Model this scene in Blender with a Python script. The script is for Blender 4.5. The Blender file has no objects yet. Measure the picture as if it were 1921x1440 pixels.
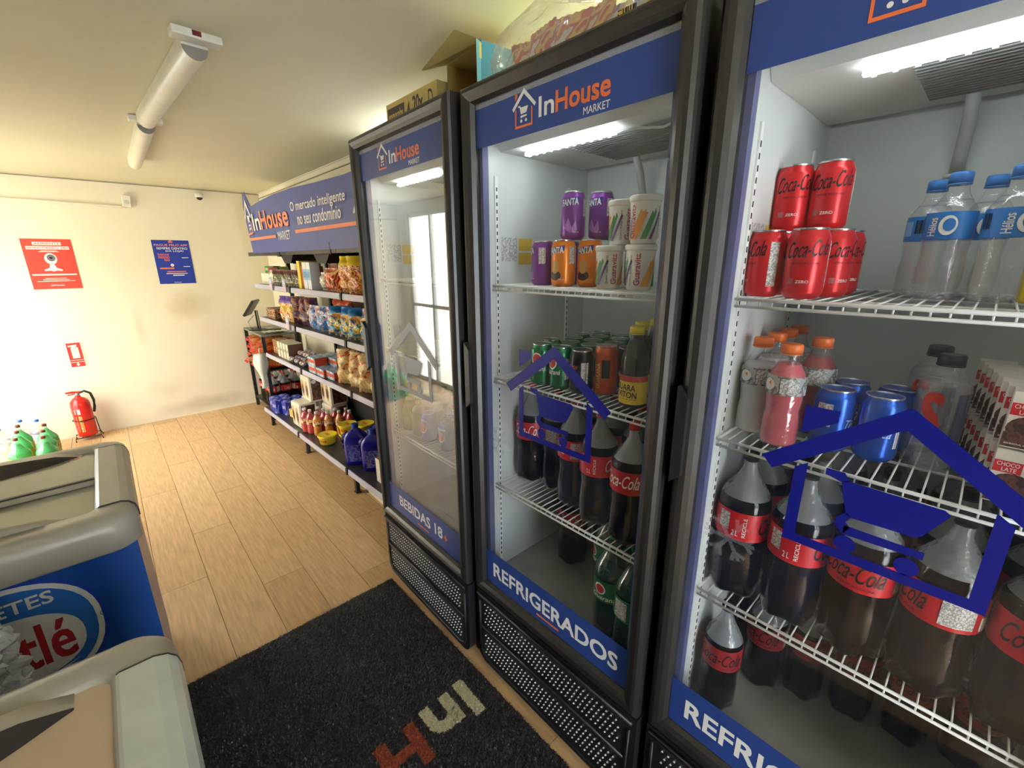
import bpy, bmesh, math, random
from mathutils import Vector, Matrix, Quaternion
random.seed(7)
SC = bpy.context.scene
COL = SC.collection
PI = math.pi

# ------------------------------------------------------------ camera, world, lights, exposure
cam_d = bpy.data.cameras.new('camera'); cam = bpy.data.objects.new('camera', cam_d); COL.objects.link(cam)
cam_d.sensor_width = 36.0; cam_d.lens = 819.5 / 1921 * 36.0; cam_d.clip_start = .02
YAW, PITCH, ROLL, CH = .7426, -.2757, -.0055, 1.548
f = Vector((math.sin(YAW) * math.cos(PITCH), math.cos(YAW) * math.cos(PITCH), math.sin(PITCH)))
r = Vector((math.cos(YAW), -math.sin(YAW), 0)); u = r.cross(f)
r2 = r * math.cos(ROLL) + u * math.sin(ROLL); u2 = -r * math.sin(ROLL) + u * math.cos(ROLL)
cam.matrix_world = Matrix((( r2.x, u2.x, -f.x, 0), (r2.y, u2.y, -f.y, 0), (r2.z, u2.z, -f.z, CH), (0, 0, 0, 1)))
SC.camera = cam
w = bpy.data.worlds.new('world'); SC.world = w; w.use_nodes = True
wn = w.node_tree; bg = wn.nodes['Background']
tc = wn.nodes.new('ShaderNodeTexCoord'); nz = wn.nodes.new('ShaderNodeTexNoise'); nz.inputs['Scale'].default_value = 2.2
cr = wn.nodes.new('ShaderNodeValToRGB'); cr.color_ramp.elements[0].color = (.72, .84, 1, 1); cr.color_ramp.elements[1].color = (1, .97, .9, 1)
cr.color_ramp.elements[0].position = .35; cr.color_ramp.elements[1].position = .6
wn.links.new(tc.outputs['Generated'], nz.inputs['Vector']); wn.links.new(nz.outputs['Fac'], cr.inputs[0]); wn.links.new(cr.outputs[0], bg.inputs['Color'])
bg.inputs['Strength'].default_value = 16.0
SC.view_settings.view_transform = 'Standard'; SC.view_settings.look = 'None'
SC.view_settings.gamma = 1.0; SC.view_settings.use_curve_mapping = False
SC.view_settings.exposure = 0.28
SC.cycles.transparent_max_bounces = 24
def area(name, loc, target, sx, sy, power, col):
    l = bpy.data.lights.new(name, 'AREA'); l.shape = 'RECTANGLE'; l.size = sx; l.size_y = sy; l.energy = power; l.color = col
    o = bpy.data.objects.new(name, l); COL.objects.link(o); o.location = loc
    o.rotation_euler = (Vector(target) - Vector(loc)).to_track_quat('-Z', 'Y').to_euler(); return o
area('camera_side_fill', (-.3, -1.2, 2.15), (.4, 1.2, .6), 1.2, .5, 2.5, (.95, .98, 1))  # added fill light without a fixture, brightens the camera end

# ------------------------------------------------------------ materials
def lin(c):
    return tuple((x / 12.92 if x <= .04045 else ((x + .055) / 1.055) ** 2.4) for x in (v / 255 for v in c))
MATS = {}
def mat(name, rgb, rough=.5, metal=0, var=.06, scale=14, bump=0, bscale=60, spec=.5, emit=0, coat=0, stretch=None, blobs=None, alpha=None):
    """procedural principled material: sRGB colour with noise variation, optional bump, optional printed blobs"""
    if name in MATS: return MATS[name]
    m = bpy.data.materials.new(name); m.use_nodes = True; nt = m.node_tree; N = nt.nodes; L = nt.links
    b = N['Principled BSDF']; b.inputs['Roughness'].default_value = rough; b.inputs['Metallic'].default_value = metal
    b.inputs['Specular IOR Level'].default_value = spec; b.inputs['Coat Weight'].default_value = coat
    c = lin(rgb); t = N.new('ShaderNodeTexCoord'); src = t.outputs['Object']
    if stretch:
        mp = N.new('ShaderNodeMapping'); mp.inputs['Scale'].default_value = stretch; L.new(src, mp.inputs['Vector']); src = mp.outputs[0]
    n = N.new('ShaderNodeTexNoise'); n.inputs['Scale'].default_value = scale; n.inputs['Detail'].default_value = 4; L.new(src, n.inputs['Vector'])
    ra = N.new('ShaderNodeValToRGB'); L.new(n.outputs['Fac'], ra.inputs[0])
    ra.color_ramp.elements[0].position = .3; ra.color_ramp.elements[1].position = .7
    ra.color_ramp.elements[0].color = (*[x * (1 - var) for x in c], 1); ra.color_ramp.elements[1].color = (*[min(1, x * (1 + var)) for x in c], 1)
    out = ra.outputs[0]
    if blobs:   # printed artwork: (list of sRGB colours, scale, distortion)
        cols, bs, dist = blobs
        n2 = N.new('ShaderNodeTexNoise'); n2.inputs['Scale'].default_value = bs; n2.inputs['Distortion'].default_value = dist; n2.inputs['Detail'].default_value = 1.5
        L.new(src, n2.inputs['Vector']); r3 = N.new('ShaderNodeValToRGB'); r3.color_ramp.interpolation = 'CONSTANT'
        k = len(cols); e = r3.color_ramp.elements
        while len(e) < k: e.new(.5)
        for i, q in enumerate(cols): e[i].position = 0 if i == 0 else .36 + .3 * (i - 1) / max(1, k - 1); e[i].color = (*lin(q), 1)
        L.new(n2.outputs['Fac'], r3.inputs[0]); out = r3.outputs[0]
    L.new(out, b.inputs['Base Color'])
    if bump:
        n3 = N.new('ShaderNodeTexNoise'); n3.inputs['Scale'].default_value = bscale; n3.inputs['Detail'].default_value = 3; L.new(src, n3.inputs['Vector'])
        bp = N.new('ShaderNodeBump'); bp.inputs['Strength'].default_value = bump; bp.inputs['Distance'].default_value = .004
        L.new(n3.outputs['Fac'], bp.inputs['Height']); L.new(bp.outputs[0], b.inputs['Normal'])
    if emit: L.new(out, b.inputs['Emission Color']); b.inputs['Emission Strength'].default_value = emit
    MATS[name] = m; return m
def film(name, rgb, opac=.1, rough=.05, f0=.04, bump=0, bscale=40, smear=0, gl=1.0):
    """clear sheet: transparent + diffuse haze, with a Fresnel-weighted reflection (same from both sides)"""
    if name in MATS: return MATS[name]
    m = bpy.data.materials.new(name); m.use_nodes = True; nt = m.node_tree; N = nt.nodes; L = nt.links
    N.remove(N['Principled BSDF']); out = N['Material Output']
    tr = N.new('ShaderNodeBsdfTransparent'); di = N.new('ShaderNodeBsdfDiffuse'); g = N.new('ShaderNodeBsdfGlossy')
    di.inputs['Color'].default_value = (*lin(rgb), 1); g.inputs['Roughness'].default_value = rough
    m1 = N.new('ShaderNodeMixShader'); m1.inputs[0].default_value = opac; L.new(tr.outputs[0], m1.inputs[1]); L.new(di.outputs[0], m1.inputs[2])
    tcn = N.new('ShaderNodeTexCoord')
    if smear:
        ns = N.new('ShaderNodeTexNoise'); ns.inputs['Scale'].default_value = 5; ns.inputs['Detail'].default_value = 8; ns.inputs['Distortion'].default_value = 1.2
        L.new(tcn.outputs['Object'], ns.inputs['Vector'])
        mr = N.new('ShaderNodeMapRange'); mr.inputs[1].default_value = .42; mr.inputs[2].default_value = .75; mr.inputs[3].default_value = opac; mr.inputs[4].default_value = opac + smear
        L.new(ns.outputs['Fac'], mr.inputs[0]); L.new(mr.outputs[0], m1.inputs[0])
    ge = N.new('ShaderNodeNewGeometry'); dot = N.new('ShaderNodeVectorMath'); dot.operation = 'DOT_PRODUCT'
    nrm = ge.outputs['Normal']
    if bump:
        nb = N.new('ShaderNodeTexNoise'); nb.inputs['Scale'].default_value = bscale; L.new(tcn.outputs['Object'], nb.inputs['Vector'])
        bp = N.new('ShaderNodeBump'); bp.inputs['Strength'].default_value = bump; bp.inputs['Distance'].default_value = .01
        L.new(nb.outputs['Fac'], bp.inputs['Height']); nrm = bp.outputs[0]; L.new(nrm, g.inputs['Normal']); L.new(nrm, di.inputs['Normal'])
    L.new(nrm, dot.inputs[0]); L.new(ge.outputs['Incoming'], dot.inputs[1])
    ab = N.new('ShaderNodeMath'); ab.operation = 'ABSOLUTE'; L.new(dot.outputs['Value'], ab.inputs[0])
    om = N.new('ShaderNodeMath'); om.operation = 'SUBTRACT'; om.inputs[0].default_value = 1; L.new(ab.outputs[0], om.inputs[1])
    pw = N.new('ShaderNodeMath'); pw.operation = 'POWER'; pw.inputs[1].default_value = 5; L.new(om.outputs[0], pw.inputs[0])
    ma = N.new('ShaderNodeMath'); ma.operation = 'MULTIPLY_ADD'; ma.inputs[1].default_value = (1 - f0) * gl; ma.inputs[2].default_value = f0; L.new(pw.outputs[0], ma.inputs[0]); ma.use_clamp = True
    m2 = N.new('ShaderNodeMixShader'); L.new(ma.outputs[0], m2.inputs[0]); L.new(m1.outputs[0], m2.inputs[1]); L.new(g.outputs[0], m2.inputs[2])
    L.new(m2.outputs[0], out.inputs[0]); MATS[name] = m; return m
def glow(name, rgb, s):
    if name in MATS: return MATS[name]
    return mat(name, rgb, emit=s, var=.01)

# ------------------------------------------------------------ mesh builder
class MB:
    def __init__(s): s.v = []; s.f = []; s.m = []; s.mats = []; s.T = Matrix.Identity(4); s.sm = []
    def mi(s, m):
        if m not in s.mats: s.mats.append(m)
        return s.mats.index(m)
    def add(s, V, F, m, smooth=False):
        b = len(s.v); k = s.mi(m); s.v += [s.T @ Vector(p) for p in V]
        for q in F: s.f.append([b + i for i in q]); s.m.append(k); s.sm.append(smooth)
        return s
    def box(s, a, b, m, bev=0):
        x0, y0, z0 = [min(p, q) for p, q in zip(a, b)]; x1, y1, z1 = [max(p, q) for p, q in zip(a, b)]
        if bev <= 0:
            V = [(x0, y0, z0), (x1, y0, z0), (x1, y1, z0), (x0, y1, z0), (x0, y0, z1), (x1, y0, z1), (x1, y1, z1), (x0, y1, z1)]
            return s.add(V, [(0, 3, 2, 1), (4, 5, 6, 7), (0, 1, 5, 4), (1, 2, 6, 5), (2, 3, 7, 6), (3, 0, 4, 7)], m)
        bm = bmesh.new(); bmesh.ops.create_cube(bm, size=1)
        for q in bm.verts: q.co = Vector(((x0 + x1) / 2 + q.co.x * (x1 - x0), (y0 + y1) / 2 + q.co.y * (y1 - y0), (z0 + z1) / 2 + q.co.z * (z1 - z0)))
        bmesh.ops.bevel(bm, geom=bm.edges[:], offset=bev, segments=2, affect='EDGES', profile=.5)
        bm.verts.index_update(); V = [q.co.copy() for q in bm.verts]; F = [[q.index for q in fa.verts] for fa in bm.faces]; bm.free()
        return s.add(V, F, m)
    def lathe(s, prof, m, n=20, c=(0, 0), cap=True, fn=None):
        """prof: list of (r, z)"""
        V = []
        for (r, z) in prof:
            for i in range(n):
                a = 2 * PI * i / n; rr, zz = (r, z) if fn is None else fn(r, z, a)
                V.append((c[0] + rr * math.cos(a), c[1] + rr * math.sin(a), zz))
        F = []
        for j in range(len(prof) - 1):
            for i in range(n):
                k = (i + 1) % n; F.append((j * n + i, j * n + k, (j + 1) * n + k, (j + 1) * n + i))
        s.add(V, F, m, True)
        if cap:
            b = len(s.v) - len(V)
            for ring, flip in ((0, True), (len(prof) - 1, False)):
                q = [b + ring * n + i for i in range(n)]
                s.f.append(q[::-1] if flip else q); s.m.append(s.mi(m)); s.sm.append(False)
        return s
    def tube(s, pts, r, m, n=8, closed=False):
        pts = [Vector(p) for p in pts]; V = []; K = len(pts)
        for i, p in enumerate(pts):
            a = pts[(i - 1) % K] if (i > 0 or closed) else p; b = pts[(i + 1) % K] if (i < K - 1 or closed) else p
            d = (b - a).normalized(); q = Vector((0, 0, 1)).rotation_difference(d) if d.z > -.999 else Quaternion((1, 0, 0), PI)
            for k in range(n): V.append(p + q @ Vector((r * math.cos(2 * PI * k / n), r * math.sin(2 * PI * k / n), 0)))
        F = []
        for i in range(K if closed else K - 1):
            j = (i + 1) % K
            for k in range(n): k2 = (k + 1) % n; F.append((i * n + k, i * n + k2, j * n + k2, j * n + k))
        if not closed: F += [tuple(range(n))[::-1], tuple((K - 1) * n + k for k in range(n))]
        return s.add(V, F, m, True)
    def prism(s, poly, y0, y1, m, axis='y'):
        """poly in (x,z) extruded along y (axis 'y'), or in (x,y) extruded along z, or (y,z) along x"""
        def P(a, b, t): return (a, t, b) if axis == 'y' else ((a, b, t) if axis == 'z' else (t, a, b))
        n = len(poly); V = [P(a, b, y0) for a, b in poly] + [P(a, b, y1) for a, b in poly]
        F = [tuple(range(n)), tuple(range(2 * n - 1, n - 1, -1))] + [(i, n + i, n + (i + 1) % n, (i + 1) % n) for i in range(n)]
        return s.add(V, F, m)
    def flat(s, poly, y, m):
        return s.add([(a, y, b) for a, b in poly], [tuple(range(len(poly)))], m)
    def build(s, name, parent=None, loc=None, kind=None, recalc=True):
        me = bpy.data.meshes.new(name); me.from_pydata([tuple(p) for p in s.v], [], s.f)
        for m in s.mats: me.materials.append(m)
        me.polygons.foreach_set('material_index', s.m); me.polygons.foreach_set('use_smooth', s.sm); me.update()
        if recalc:
            bm = bmesh.new(); bm.from_mesh(me); bmesh.ops.recalc_face_normals(bm, faces=bm.faces[:]); bm.to_mesh(me); bm.free()
        o = bpy.data.objects.new(name, me); COL.objects.link(o)
        if parent: o.parent = parent
        if loc is not None: o.location = loc
        if kind: o['kind'] = kind
        return o
def tag(o, label, cat, group=None, kind=None):
    o['label'] = label; o['category'] = cat
    if group: o['group'] = group
    if kind: o['kind'] = kind
    return o
def empty(name, label, cat, group=None, loc=(0, 0, 0), rz=0):
    o = bpy.data.objects.new(name, None); COL.objects.link(o); o.location = loc; o.rotation_euler = (0, 0, rz); o.empty_display_size = .05
    return tag(o, label, cat, group)
def struct(o): o['kind'] = 'structure'; return o
KIDS = {}
def dup(o, parent=None):
    c = o.copy(); COL.objects.link(c)
    if parent: c.parent = parent
    for ch in KIDS.setdefault(o.name, [k for k in bpy.data.objects if k.parent == o]): dup(ch, c)
    return c
class Frame:
    def __init__(s, o, th): s.o = Vector((o[0], o[1], 0)); s.th = th; s.M = Matrix.Translation(s.o) @ Matrix.Rotation(th, 4, 'Z')
    def loc(s, x, y, z): return s.M @ Vector((x, y, z))
F1 = Frame((.7980, 1.8002), -(PI / 2 + .0168)); F2 = Frame((.8118, 1.0979), -PI / 2); F3 = Frame((.8303, .3991), -PI / 2)
FG = Frame((.954, 4.57), -PI / 2 + .027); W0 = Frame((0, 0), 0)
PROTO = {}
def put(key, make, fr, x, y, z, rz, label, group=None):
    """first use builds the thing, later uses copy it; every copy gets its own label"""
    if key in PROTO: o = dup(PROTO[key])
    else: o = make(); PROTO[key] = o; [KIDS.setdefault(q.name, [k for k in bpy.data.objects if k.parent == q]) for q in [o] + [k for k in bpy.data.objects if k.parent == o]]
    o.location = fr.loc(x, y, z); o.rotation_euler = (o.get('tilt_x', 0), 0, fr.th + rz); o['label'] = label
    if group: o['group'] = group
    elif 'group' in o: del o['group']
    return o
def thing(name, cat): return empty(name, '', cat)

# ------------------------------------------------------------ lettering
TXT = {}
def glyphs(s, bold=0.0, shear=0.0):
    k = (s, bold, shear)
    if k in TXT: return TXT[k]
    c = bpy.data.curves.new('lettering', 'FONT'); c.body = s; c.size = 1; c.offset = bold; c.shear = shear; c.resolution_u = 3; c.align_x = 'LEFT'
    o = bpy.data.objects.new('lettering', c); me = bpy.data.meshes.new_from_object(o)
    V = [(v.co.x, v.co.y) for v in me.vertices]; F = [tuple(p.vertices) for p in me.polygons]
    bpy.data.objects.remove(o); bpy.data.curves.remove(c); bpy.data.meshes.remove(me)
    x0 = min(v[0] for v in V); x1 = max(v[0] for v in V); y0 = min(v[1] for v in V); y1 = max(v[1] for v in V)
    TXT[k] = ([((a - x0) / (x1 - x0), (b - y0) / (y1 - y0)) for a, b in V], F); return TXT[k]
def text(mb, s, x0, x1, z0, z1, y, m, bold=.02, shear=0, skew=0, rot=0):
    """flat lettering in the XZ plane, reading along +x seen from -y; rot=90 runs it upwards"""
    V, F = glyphs(s, 0, shear); d = max(0, bold - .008) * (x1 - x0 if rot else z1 - z0) * .8
    x0, x1, z0, z1 = x0 + d, x1 - d, z0 + d, z1 - d
    for k, (dx, dz) in enumerate(((-d, -d), (d, -d), (-d, d), (d, d), (0, 0)) if d > 1e-5 else ((0, 0),)):
        out = []
        for a, b in V:
            if rot: a, b = 1 - b, a
            out.append((x0 + dx + a * (x1 - x0), y - .00002 * k, z0 + dz + b * (z1 - z0) + skew * a))
        mb.add(out, F, m)
    return mb
def wrap(mb2, rad, z=None):
    """bend a flat XZ print (y ignored) around a vertical cylinder; rad may be a function of z"""
    bm = bmesh.new(); vs = [bm.verts.new(p) for p in mb2.v]
    for q, k in zip(mb2.f, mb2.m):
        try: fa = bm.faces.new([vs[i] for i in q]); fa.material_index = k
        except ValueError: pass
    xs = [p[0] for p in mb2.v]; x = min(xs); R = rad if not callable(rad) else .03
    while x < max(xs):
        x += R * .35
        bmesh.ops.bisect_plane(bm, geom=bm.verts[:] + bm.edges[:] + bm.faces[:], plane_co=(x, 0, 0), plane_no=(1, 0, 0), dist=1e-6)
    bm.verts.index_update()
    V = [];
    for q in bm.verts:
        rr = (rad(q.co.z) if callable(rad) else rad) ; a = q.co.x / R; d = rr + .0004 - q.co.y
        V.append((d * math.sin(a), -d * math.cos(a), q.co.z))
    F = [[q.index for q in fa.verts] for fa in bm.faces]; K = [fa.material_index for fa in bm.faces]; bm.free()
    out = MB(); out.mats = list(mb2.mats)
    for q, k in zip(F, K): out.f.append(q); out.m.append(k); out.sm.append(False)
    out.v = [Vector(p) for p in V]; return out
def bars(mb, x0, x1, z0, z1, y, m, n=11):
    w_ = (x1 - x0) / (2 * n)
    for i in range(n):
        k = (1 if i % 3 else 1.7) * w_; mb.flat([(x0 + 2 * i * w_, z0), (x0 + 2 * i * w_ + k, z0), (x0 + 2 * i * w_ + k, z1), (x0 + 2 * i * w_, z1)], y, m)
def rect(mb, x0, x1, z0, z1, y, m): mb.flat([(x0, z0), (x1, z0), (x1, z1), (x0, z1)], y, m)
def disc(mb, cx, cz, r, y, m, n=24, rz=None):
    mb.flat([(cx + r * math.cos(2 * PI * i / n), cz + (rz or r) * math.sin(2 * PI * i / n)) for i in range(n)], y, m)

# palette
WHITE = mat('white_print', (236, 234, 226), .45, var=.02); ORANGE = mat('orange_print', (238, 118, 62), .45, var=.03)
NAVY = mat('navy_film', (46, 72, 140), .3, var=.04, scale=3); DEEP = mat('deep_blue_vinyl', (12, 20, 122), .35, var=.03)
BLACK = mat('black_print', (22, 20, 22), .5); RED = mat('red_print', (205, 30, 34), .4); YEL = mat('yellow_print', (242, 205, 40), .4)
FRAME = mat('anthracite_metal', (74, 72, 68), .38, .75, var=.08, scale=40, bump=.03, bscale=500)
PLAST = mat('black_plastic', (26, 26, 27), .35, var=.1, bump=.05, bscale=200)
PLASTM = mat('worn_black_plastic', (30, 30, 31), .42, var=.25, scale=18, bump=.1, bscale=150)
STEEL = mat('bare_metal_edge', (170, 168, 160), .3, .8, var=.1)
LINER = mat('cooler_liner', (206, 212, 208), .4, var=.03, scale=4)
WIRE = mat('white_wire', (232, 234, 230), .35, var=.03)
DARKSHELF = mat('grey_shelf_steel', (62, 62, 64), .32, .3, var=.12, scale=9, bump=.03)
RAIL = mat('lilac_price_rail', (186, 184, 204), .3, var=.05, scale=30)

# ============================================================ ROOM
HC = 2.237; XR = 1.41; XL = -1.22; YB = 5.49; YF = -1.6
WALL = mat('cream_wall', (238, 230, 206), .85, var=.025, scale=2.2, bump=.06, bscale=90)
CEIL = mat('ceiling_paint', (216, 210, 178), .85, var=.03, scale=1.5, bump=.05, bscale=70)
def wallmat():
    m = mat('scuffed_wall', (238, 229, 204), .85, var=.025, scale=2.2, bump=.08, bscale=90); nt = m.node_tree; N = nt.nodes; L = nt.links
    b = N['Principled BSDF']; base = b.inputs['Base Color'].links[0].from_socket
    ge = N.new('ShaderNodeNewGeometry'); sx = N.new('ShaderNodeSeparateXYZ'); L.new(ge.outputs['Position'], sx.inputs[0])
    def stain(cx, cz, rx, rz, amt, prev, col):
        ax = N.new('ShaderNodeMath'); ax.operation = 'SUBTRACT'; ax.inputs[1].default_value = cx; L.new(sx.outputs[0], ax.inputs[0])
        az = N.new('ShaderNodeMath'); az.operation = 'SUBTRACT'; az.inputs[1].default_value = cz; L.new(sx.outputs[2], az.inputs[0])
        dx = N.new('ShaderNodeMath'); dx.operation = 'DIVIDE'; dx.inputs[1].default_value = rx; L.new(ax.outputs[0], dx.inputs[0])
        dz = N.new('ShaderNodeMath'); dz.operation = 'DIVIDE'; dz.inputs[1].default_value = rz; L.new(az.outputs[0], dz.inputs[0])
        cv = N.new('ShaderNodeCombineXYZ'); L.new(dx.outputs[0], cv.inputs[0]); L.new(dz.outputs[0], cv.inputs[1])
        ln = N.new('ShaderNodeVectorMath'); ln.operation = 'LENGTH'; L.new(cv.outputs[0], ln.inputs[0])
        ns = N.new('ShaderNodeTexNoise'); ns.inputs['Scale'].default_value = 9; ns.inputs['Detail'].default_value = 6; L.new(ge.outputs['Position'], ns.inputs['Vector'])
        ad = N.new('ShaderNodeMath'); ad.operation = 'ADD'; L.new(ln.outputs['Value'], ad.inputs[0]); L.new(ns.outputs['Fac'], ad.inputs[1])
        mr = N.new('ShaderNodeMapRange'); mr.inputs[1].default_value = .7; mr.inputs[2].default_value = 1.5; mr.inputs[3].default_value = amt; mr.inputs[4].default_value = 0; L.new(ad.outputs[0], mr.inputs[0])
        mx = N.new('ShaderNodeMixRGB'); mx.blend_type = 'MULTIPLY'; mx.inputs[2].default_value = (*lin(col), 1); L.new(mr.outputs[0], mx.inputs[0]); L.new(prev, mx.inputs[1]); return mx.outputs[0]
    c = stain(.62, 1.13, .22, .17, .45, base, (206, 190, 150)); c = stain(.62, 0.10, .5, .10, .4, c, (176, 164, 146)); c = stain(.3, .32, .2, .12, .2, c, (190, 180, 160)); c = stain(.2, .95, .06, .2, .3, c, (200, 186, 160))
    L.new(c, b.inputs['Base Color']); return m
SCUFF = wallmat()
struct(MB().box((XL - .1, YB, 0), (XR + .1, YB + .1, HC), SCUFF).build('wall_back'))
struct(MB().box((XR, YF, 0), (XR + .1, YB, HC), WALL).build('wall_right'))
struct(MB().box((XL - .1, YF - .1, HC), (XR + .1, YB + .1, HC + .1), CEIL).build('ceiling'))
# wall by the street: solid near the camera, glazed further on
wl = MB(); DKW = mat('reflection_darkening', (74, 72, 70), .7, var=.05); wl.box((XL - .1, YF, 0), (XL, 1.1, HC), DKW); wl.box((XL - .1, 1.1, 0), (XL, 3.7, HC), WALL); wl.box((XL - .1, 5.3, 0), (XL, YB, HC), WALL); wl.box((XL - .1, 3.7, 2.12), (XL, 5.3, HC), WALL)  # unseen near stretch made dark to keep the cooler door reflections dark
wl = struct(wl.build('wall_left'))
ALU = mat('white_aluminium', (214, 214, 208), .4, .2)
GLASS = film('street_glass', (230, 240, 235), .015, .01, .04)
wf = MB()
for y in (3.7, 4.22, 4.74, 5.255): wf.box((XL - .07, y, 0), (XL - .02, y + .045, 2.12), ALU, .004)
wf.box((XL - .07, 3.7, 0), (XL - .02, 5.3, .05), ALU); wf.box((XL - .07, 3.7, 2.07), (XL - .02, 5.3, 2.12), ALU); wf.box((XL - .07, 3.7, .98), (XL - .02, 5.3, 1.02), ALU)
win = struct(wf.build('window_1'))
for a, b in ((3.745, 4.22), (4.265, 4.74), (4.785, 5.255)):
    for z0, z1 in ((.05, .98), (1.02, 2.07)): MB().box((XL - .05, a, z0), (XL - .044, b, z1), GLASS).build('pane', win)
nf = MB(); nf.box((XL - .1, YF - .1, 0), (-.25, YF, HC), DKW); nf.box((.5, YF - .1, 0), (XR + .1, YF, HC), WALL); nf.box((-.25, YF - .1, 2.1), (.5, YF, HC), WALL)
struct(nf.build('wall_front'))
dr = MB(); 
for x in (-.25, .45): dr.box((x, YF - .07, 0), (x + .05, YF - .02, 2.1), ALU)
dr.box((-.25, YF - .07, 2.04), (.5, YF - .02, 2.1), ALU)
dr = struct(dr.build('fill_doorway')); MB().box((-.2, YF - .05, 0.01), (.45, YF - .044, 2.04), GLASS).build('pane', dr)  # unseen glazed doorway added to let fill light in behind the camera
# ceiling edge lines
TRIM = mat('ceiling_joint', (150, 140, 116), .8)
struct(MB().box((XL, YB - .006, HC - .012), (XR, YB, HC - .006), TRIM).build('trim_1'))
struct(MB().box((XR - .006, 1.9, HC - .05), (XR, YB, HC - .043), TRIM).box((XR - .012, 1.9, HC - .006), (XR, YB, HC), WALL).build('trim_2'))

# floor planks, each a part of the floor
def woodmat(i):
    base = [(208, 170, 122), (203, 166, 117), (213, 176, 128), (198, 160, 112)][i]
    m = mat('oak_laminate_%d' % i, base, .42, var=.16, scale=9, bump=.05, bscale=60, stretch=(9, .8, 1)); return m
floor = struct(MB().box((XL - .1, YF - .1, -.1), (XR + .1, YB + .1, -.0045), mat('plank_joint', (128, 98, 66), .8)).build('floor'))
pm = {}
rnd = random.Random(3); PW = .192; PL = 1.22; x = XL; row = 0
while x < XR:
    x1 = min(x + PW, XR); y = YF - rnd.uniform(0, PL)
    while y < YB:
        a, b = max(y, YF), min(y + PL, YB)
        if b - a > .02:
            g = .0012; k = (round(x1 - x, 3), round(b - a, 3), rnd.randrange(4))
            if k not in pm:
                o = MB().box((g, g, -.006), (x1 - x - g, b - a - g, 0), woodmat(k[2])).build('plank', floor); pm[k] = o.data
            else: o = bpy.data.objects.new('plank', pm[k]); COL.objects.link(o); o.parent = floor
            o.location = (x, a, 0)
        y += PL
    x = x1; row += 1

# outside, seen through the glazing and in the cooler doors
struct(MB().box((-14, -3, -.25), (XL - .1, 14, -.1), mat('pavement', (196, 192, 180), .9, var=.1, scale=3)).build('ground'))
bl = empty('facing_building', 'cream building across the pavement with a teal band and dark doorways', 'building', loc=(-6, 4, -.1))
FAC = mat('cream_render', (236, 226, 200), .9, var=.04)
q = MB().box((-.4, -7, 0), (0, 8, 4.2), FAC).build('facade', bl)
MB().box((0, -6, 1.15), (.12, 7, 1.42), mat('teal_band', (92, 150, 140), .6)).build('awning_band', bl)
for y in (-4, -1.8, .6, 2.8, 5): MB().box((.0, y, 0), (.03, y + 1.1, 1.15), mat('dark_opening', (112, 96, 84), .7)).build('doorway', bl)
for y in (-3.4, -.5, 2.2, 4.8): MB().box((.0, y, 2.3), (.04, y + 1.2, 3.3), mat('pale_window', (150, 160, 158), .3)).build('window', bl)

# ============================================================ COOLERS
CW = .68; T = .0464; ZB, ZT = .385, 1.997; SHELVES = (1.478, 1.19, .815)
PANE = film('door_glass', (225, 232, 235), .004, .015, .022, smear=.016)
PANE1 = film('door_glass_glossier', (225, 232, 235), .01, .015, .085, smear=.03)
CLEARF = film('clear_film', (200, 205, 215), .35, .2, .04)
LED = glow('led_strip', (240, 250, 252), 18); LEDP = glow('led_point', (250, 252, 255), 34)
BLUEIN = mat('blue_grey_gasket', (92, 98, 140), .5)
def house_sticker(mb, y, m):
    roof = [(.161, 1.196), (.350, 1.333), (.534, 1.198), (.515, 1.175), (.349, 1.298), (.181, 1.175)]
    a, b = roof[0:2] + [roof[4], roof[5]], roof[1:5]
    mb.flat([roof[0], roof[1], roof[4], roof[5]], y, m); mb.flat([roof[1], roof[2], roof[3], roof[4]], y, m)
    mb.flat([(.216, 1.306), (.265, 1.306), (.265, 1.286), (.216, 1.255)], y, m)
    mb.flat([(.216, 1.19), (.235, 1.204), (.235, 1.062), (.216, 1.045)], y, m)
    mb.flat([(.216, 1.045), (.235, 1.062), (.461, 1.064), (.481, 1.046)], y, m)
    mb.flat([(.461, 1.207), (.481, 1.193), (.481, 1.046), (.461, 1.064)], y, m)
    mb.flat([(.262, 1.204), (.288, 1.204), (.297, 1.19), (.286, 1.186), (.262, 1.193)], y, m)
    mb.flat([(.286, 1.188), (.297, 1.191), (.412, 1.189), (.42, 1.183), (.396, 1.137), (.388, 1.131), (.308, 1.128), (.300, 1.133)], y, m)
    mb.flat([(.300, 1.135), (.309, 1.129), (.302, 1.118), (.31, 1.110), (.302, 1.094), (.288, 1.108), (.289, 1.122)], y, m)
    mb.flat([(.302, 1.111), (.404, 1.111), (.404, 1.098), (.302, 1.094)], y, m)
    disc(mb, .308, 1.077, .0155, y, m, 20); disc(mb, .388, 1.077, .0155, y, m, 20)
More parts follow.
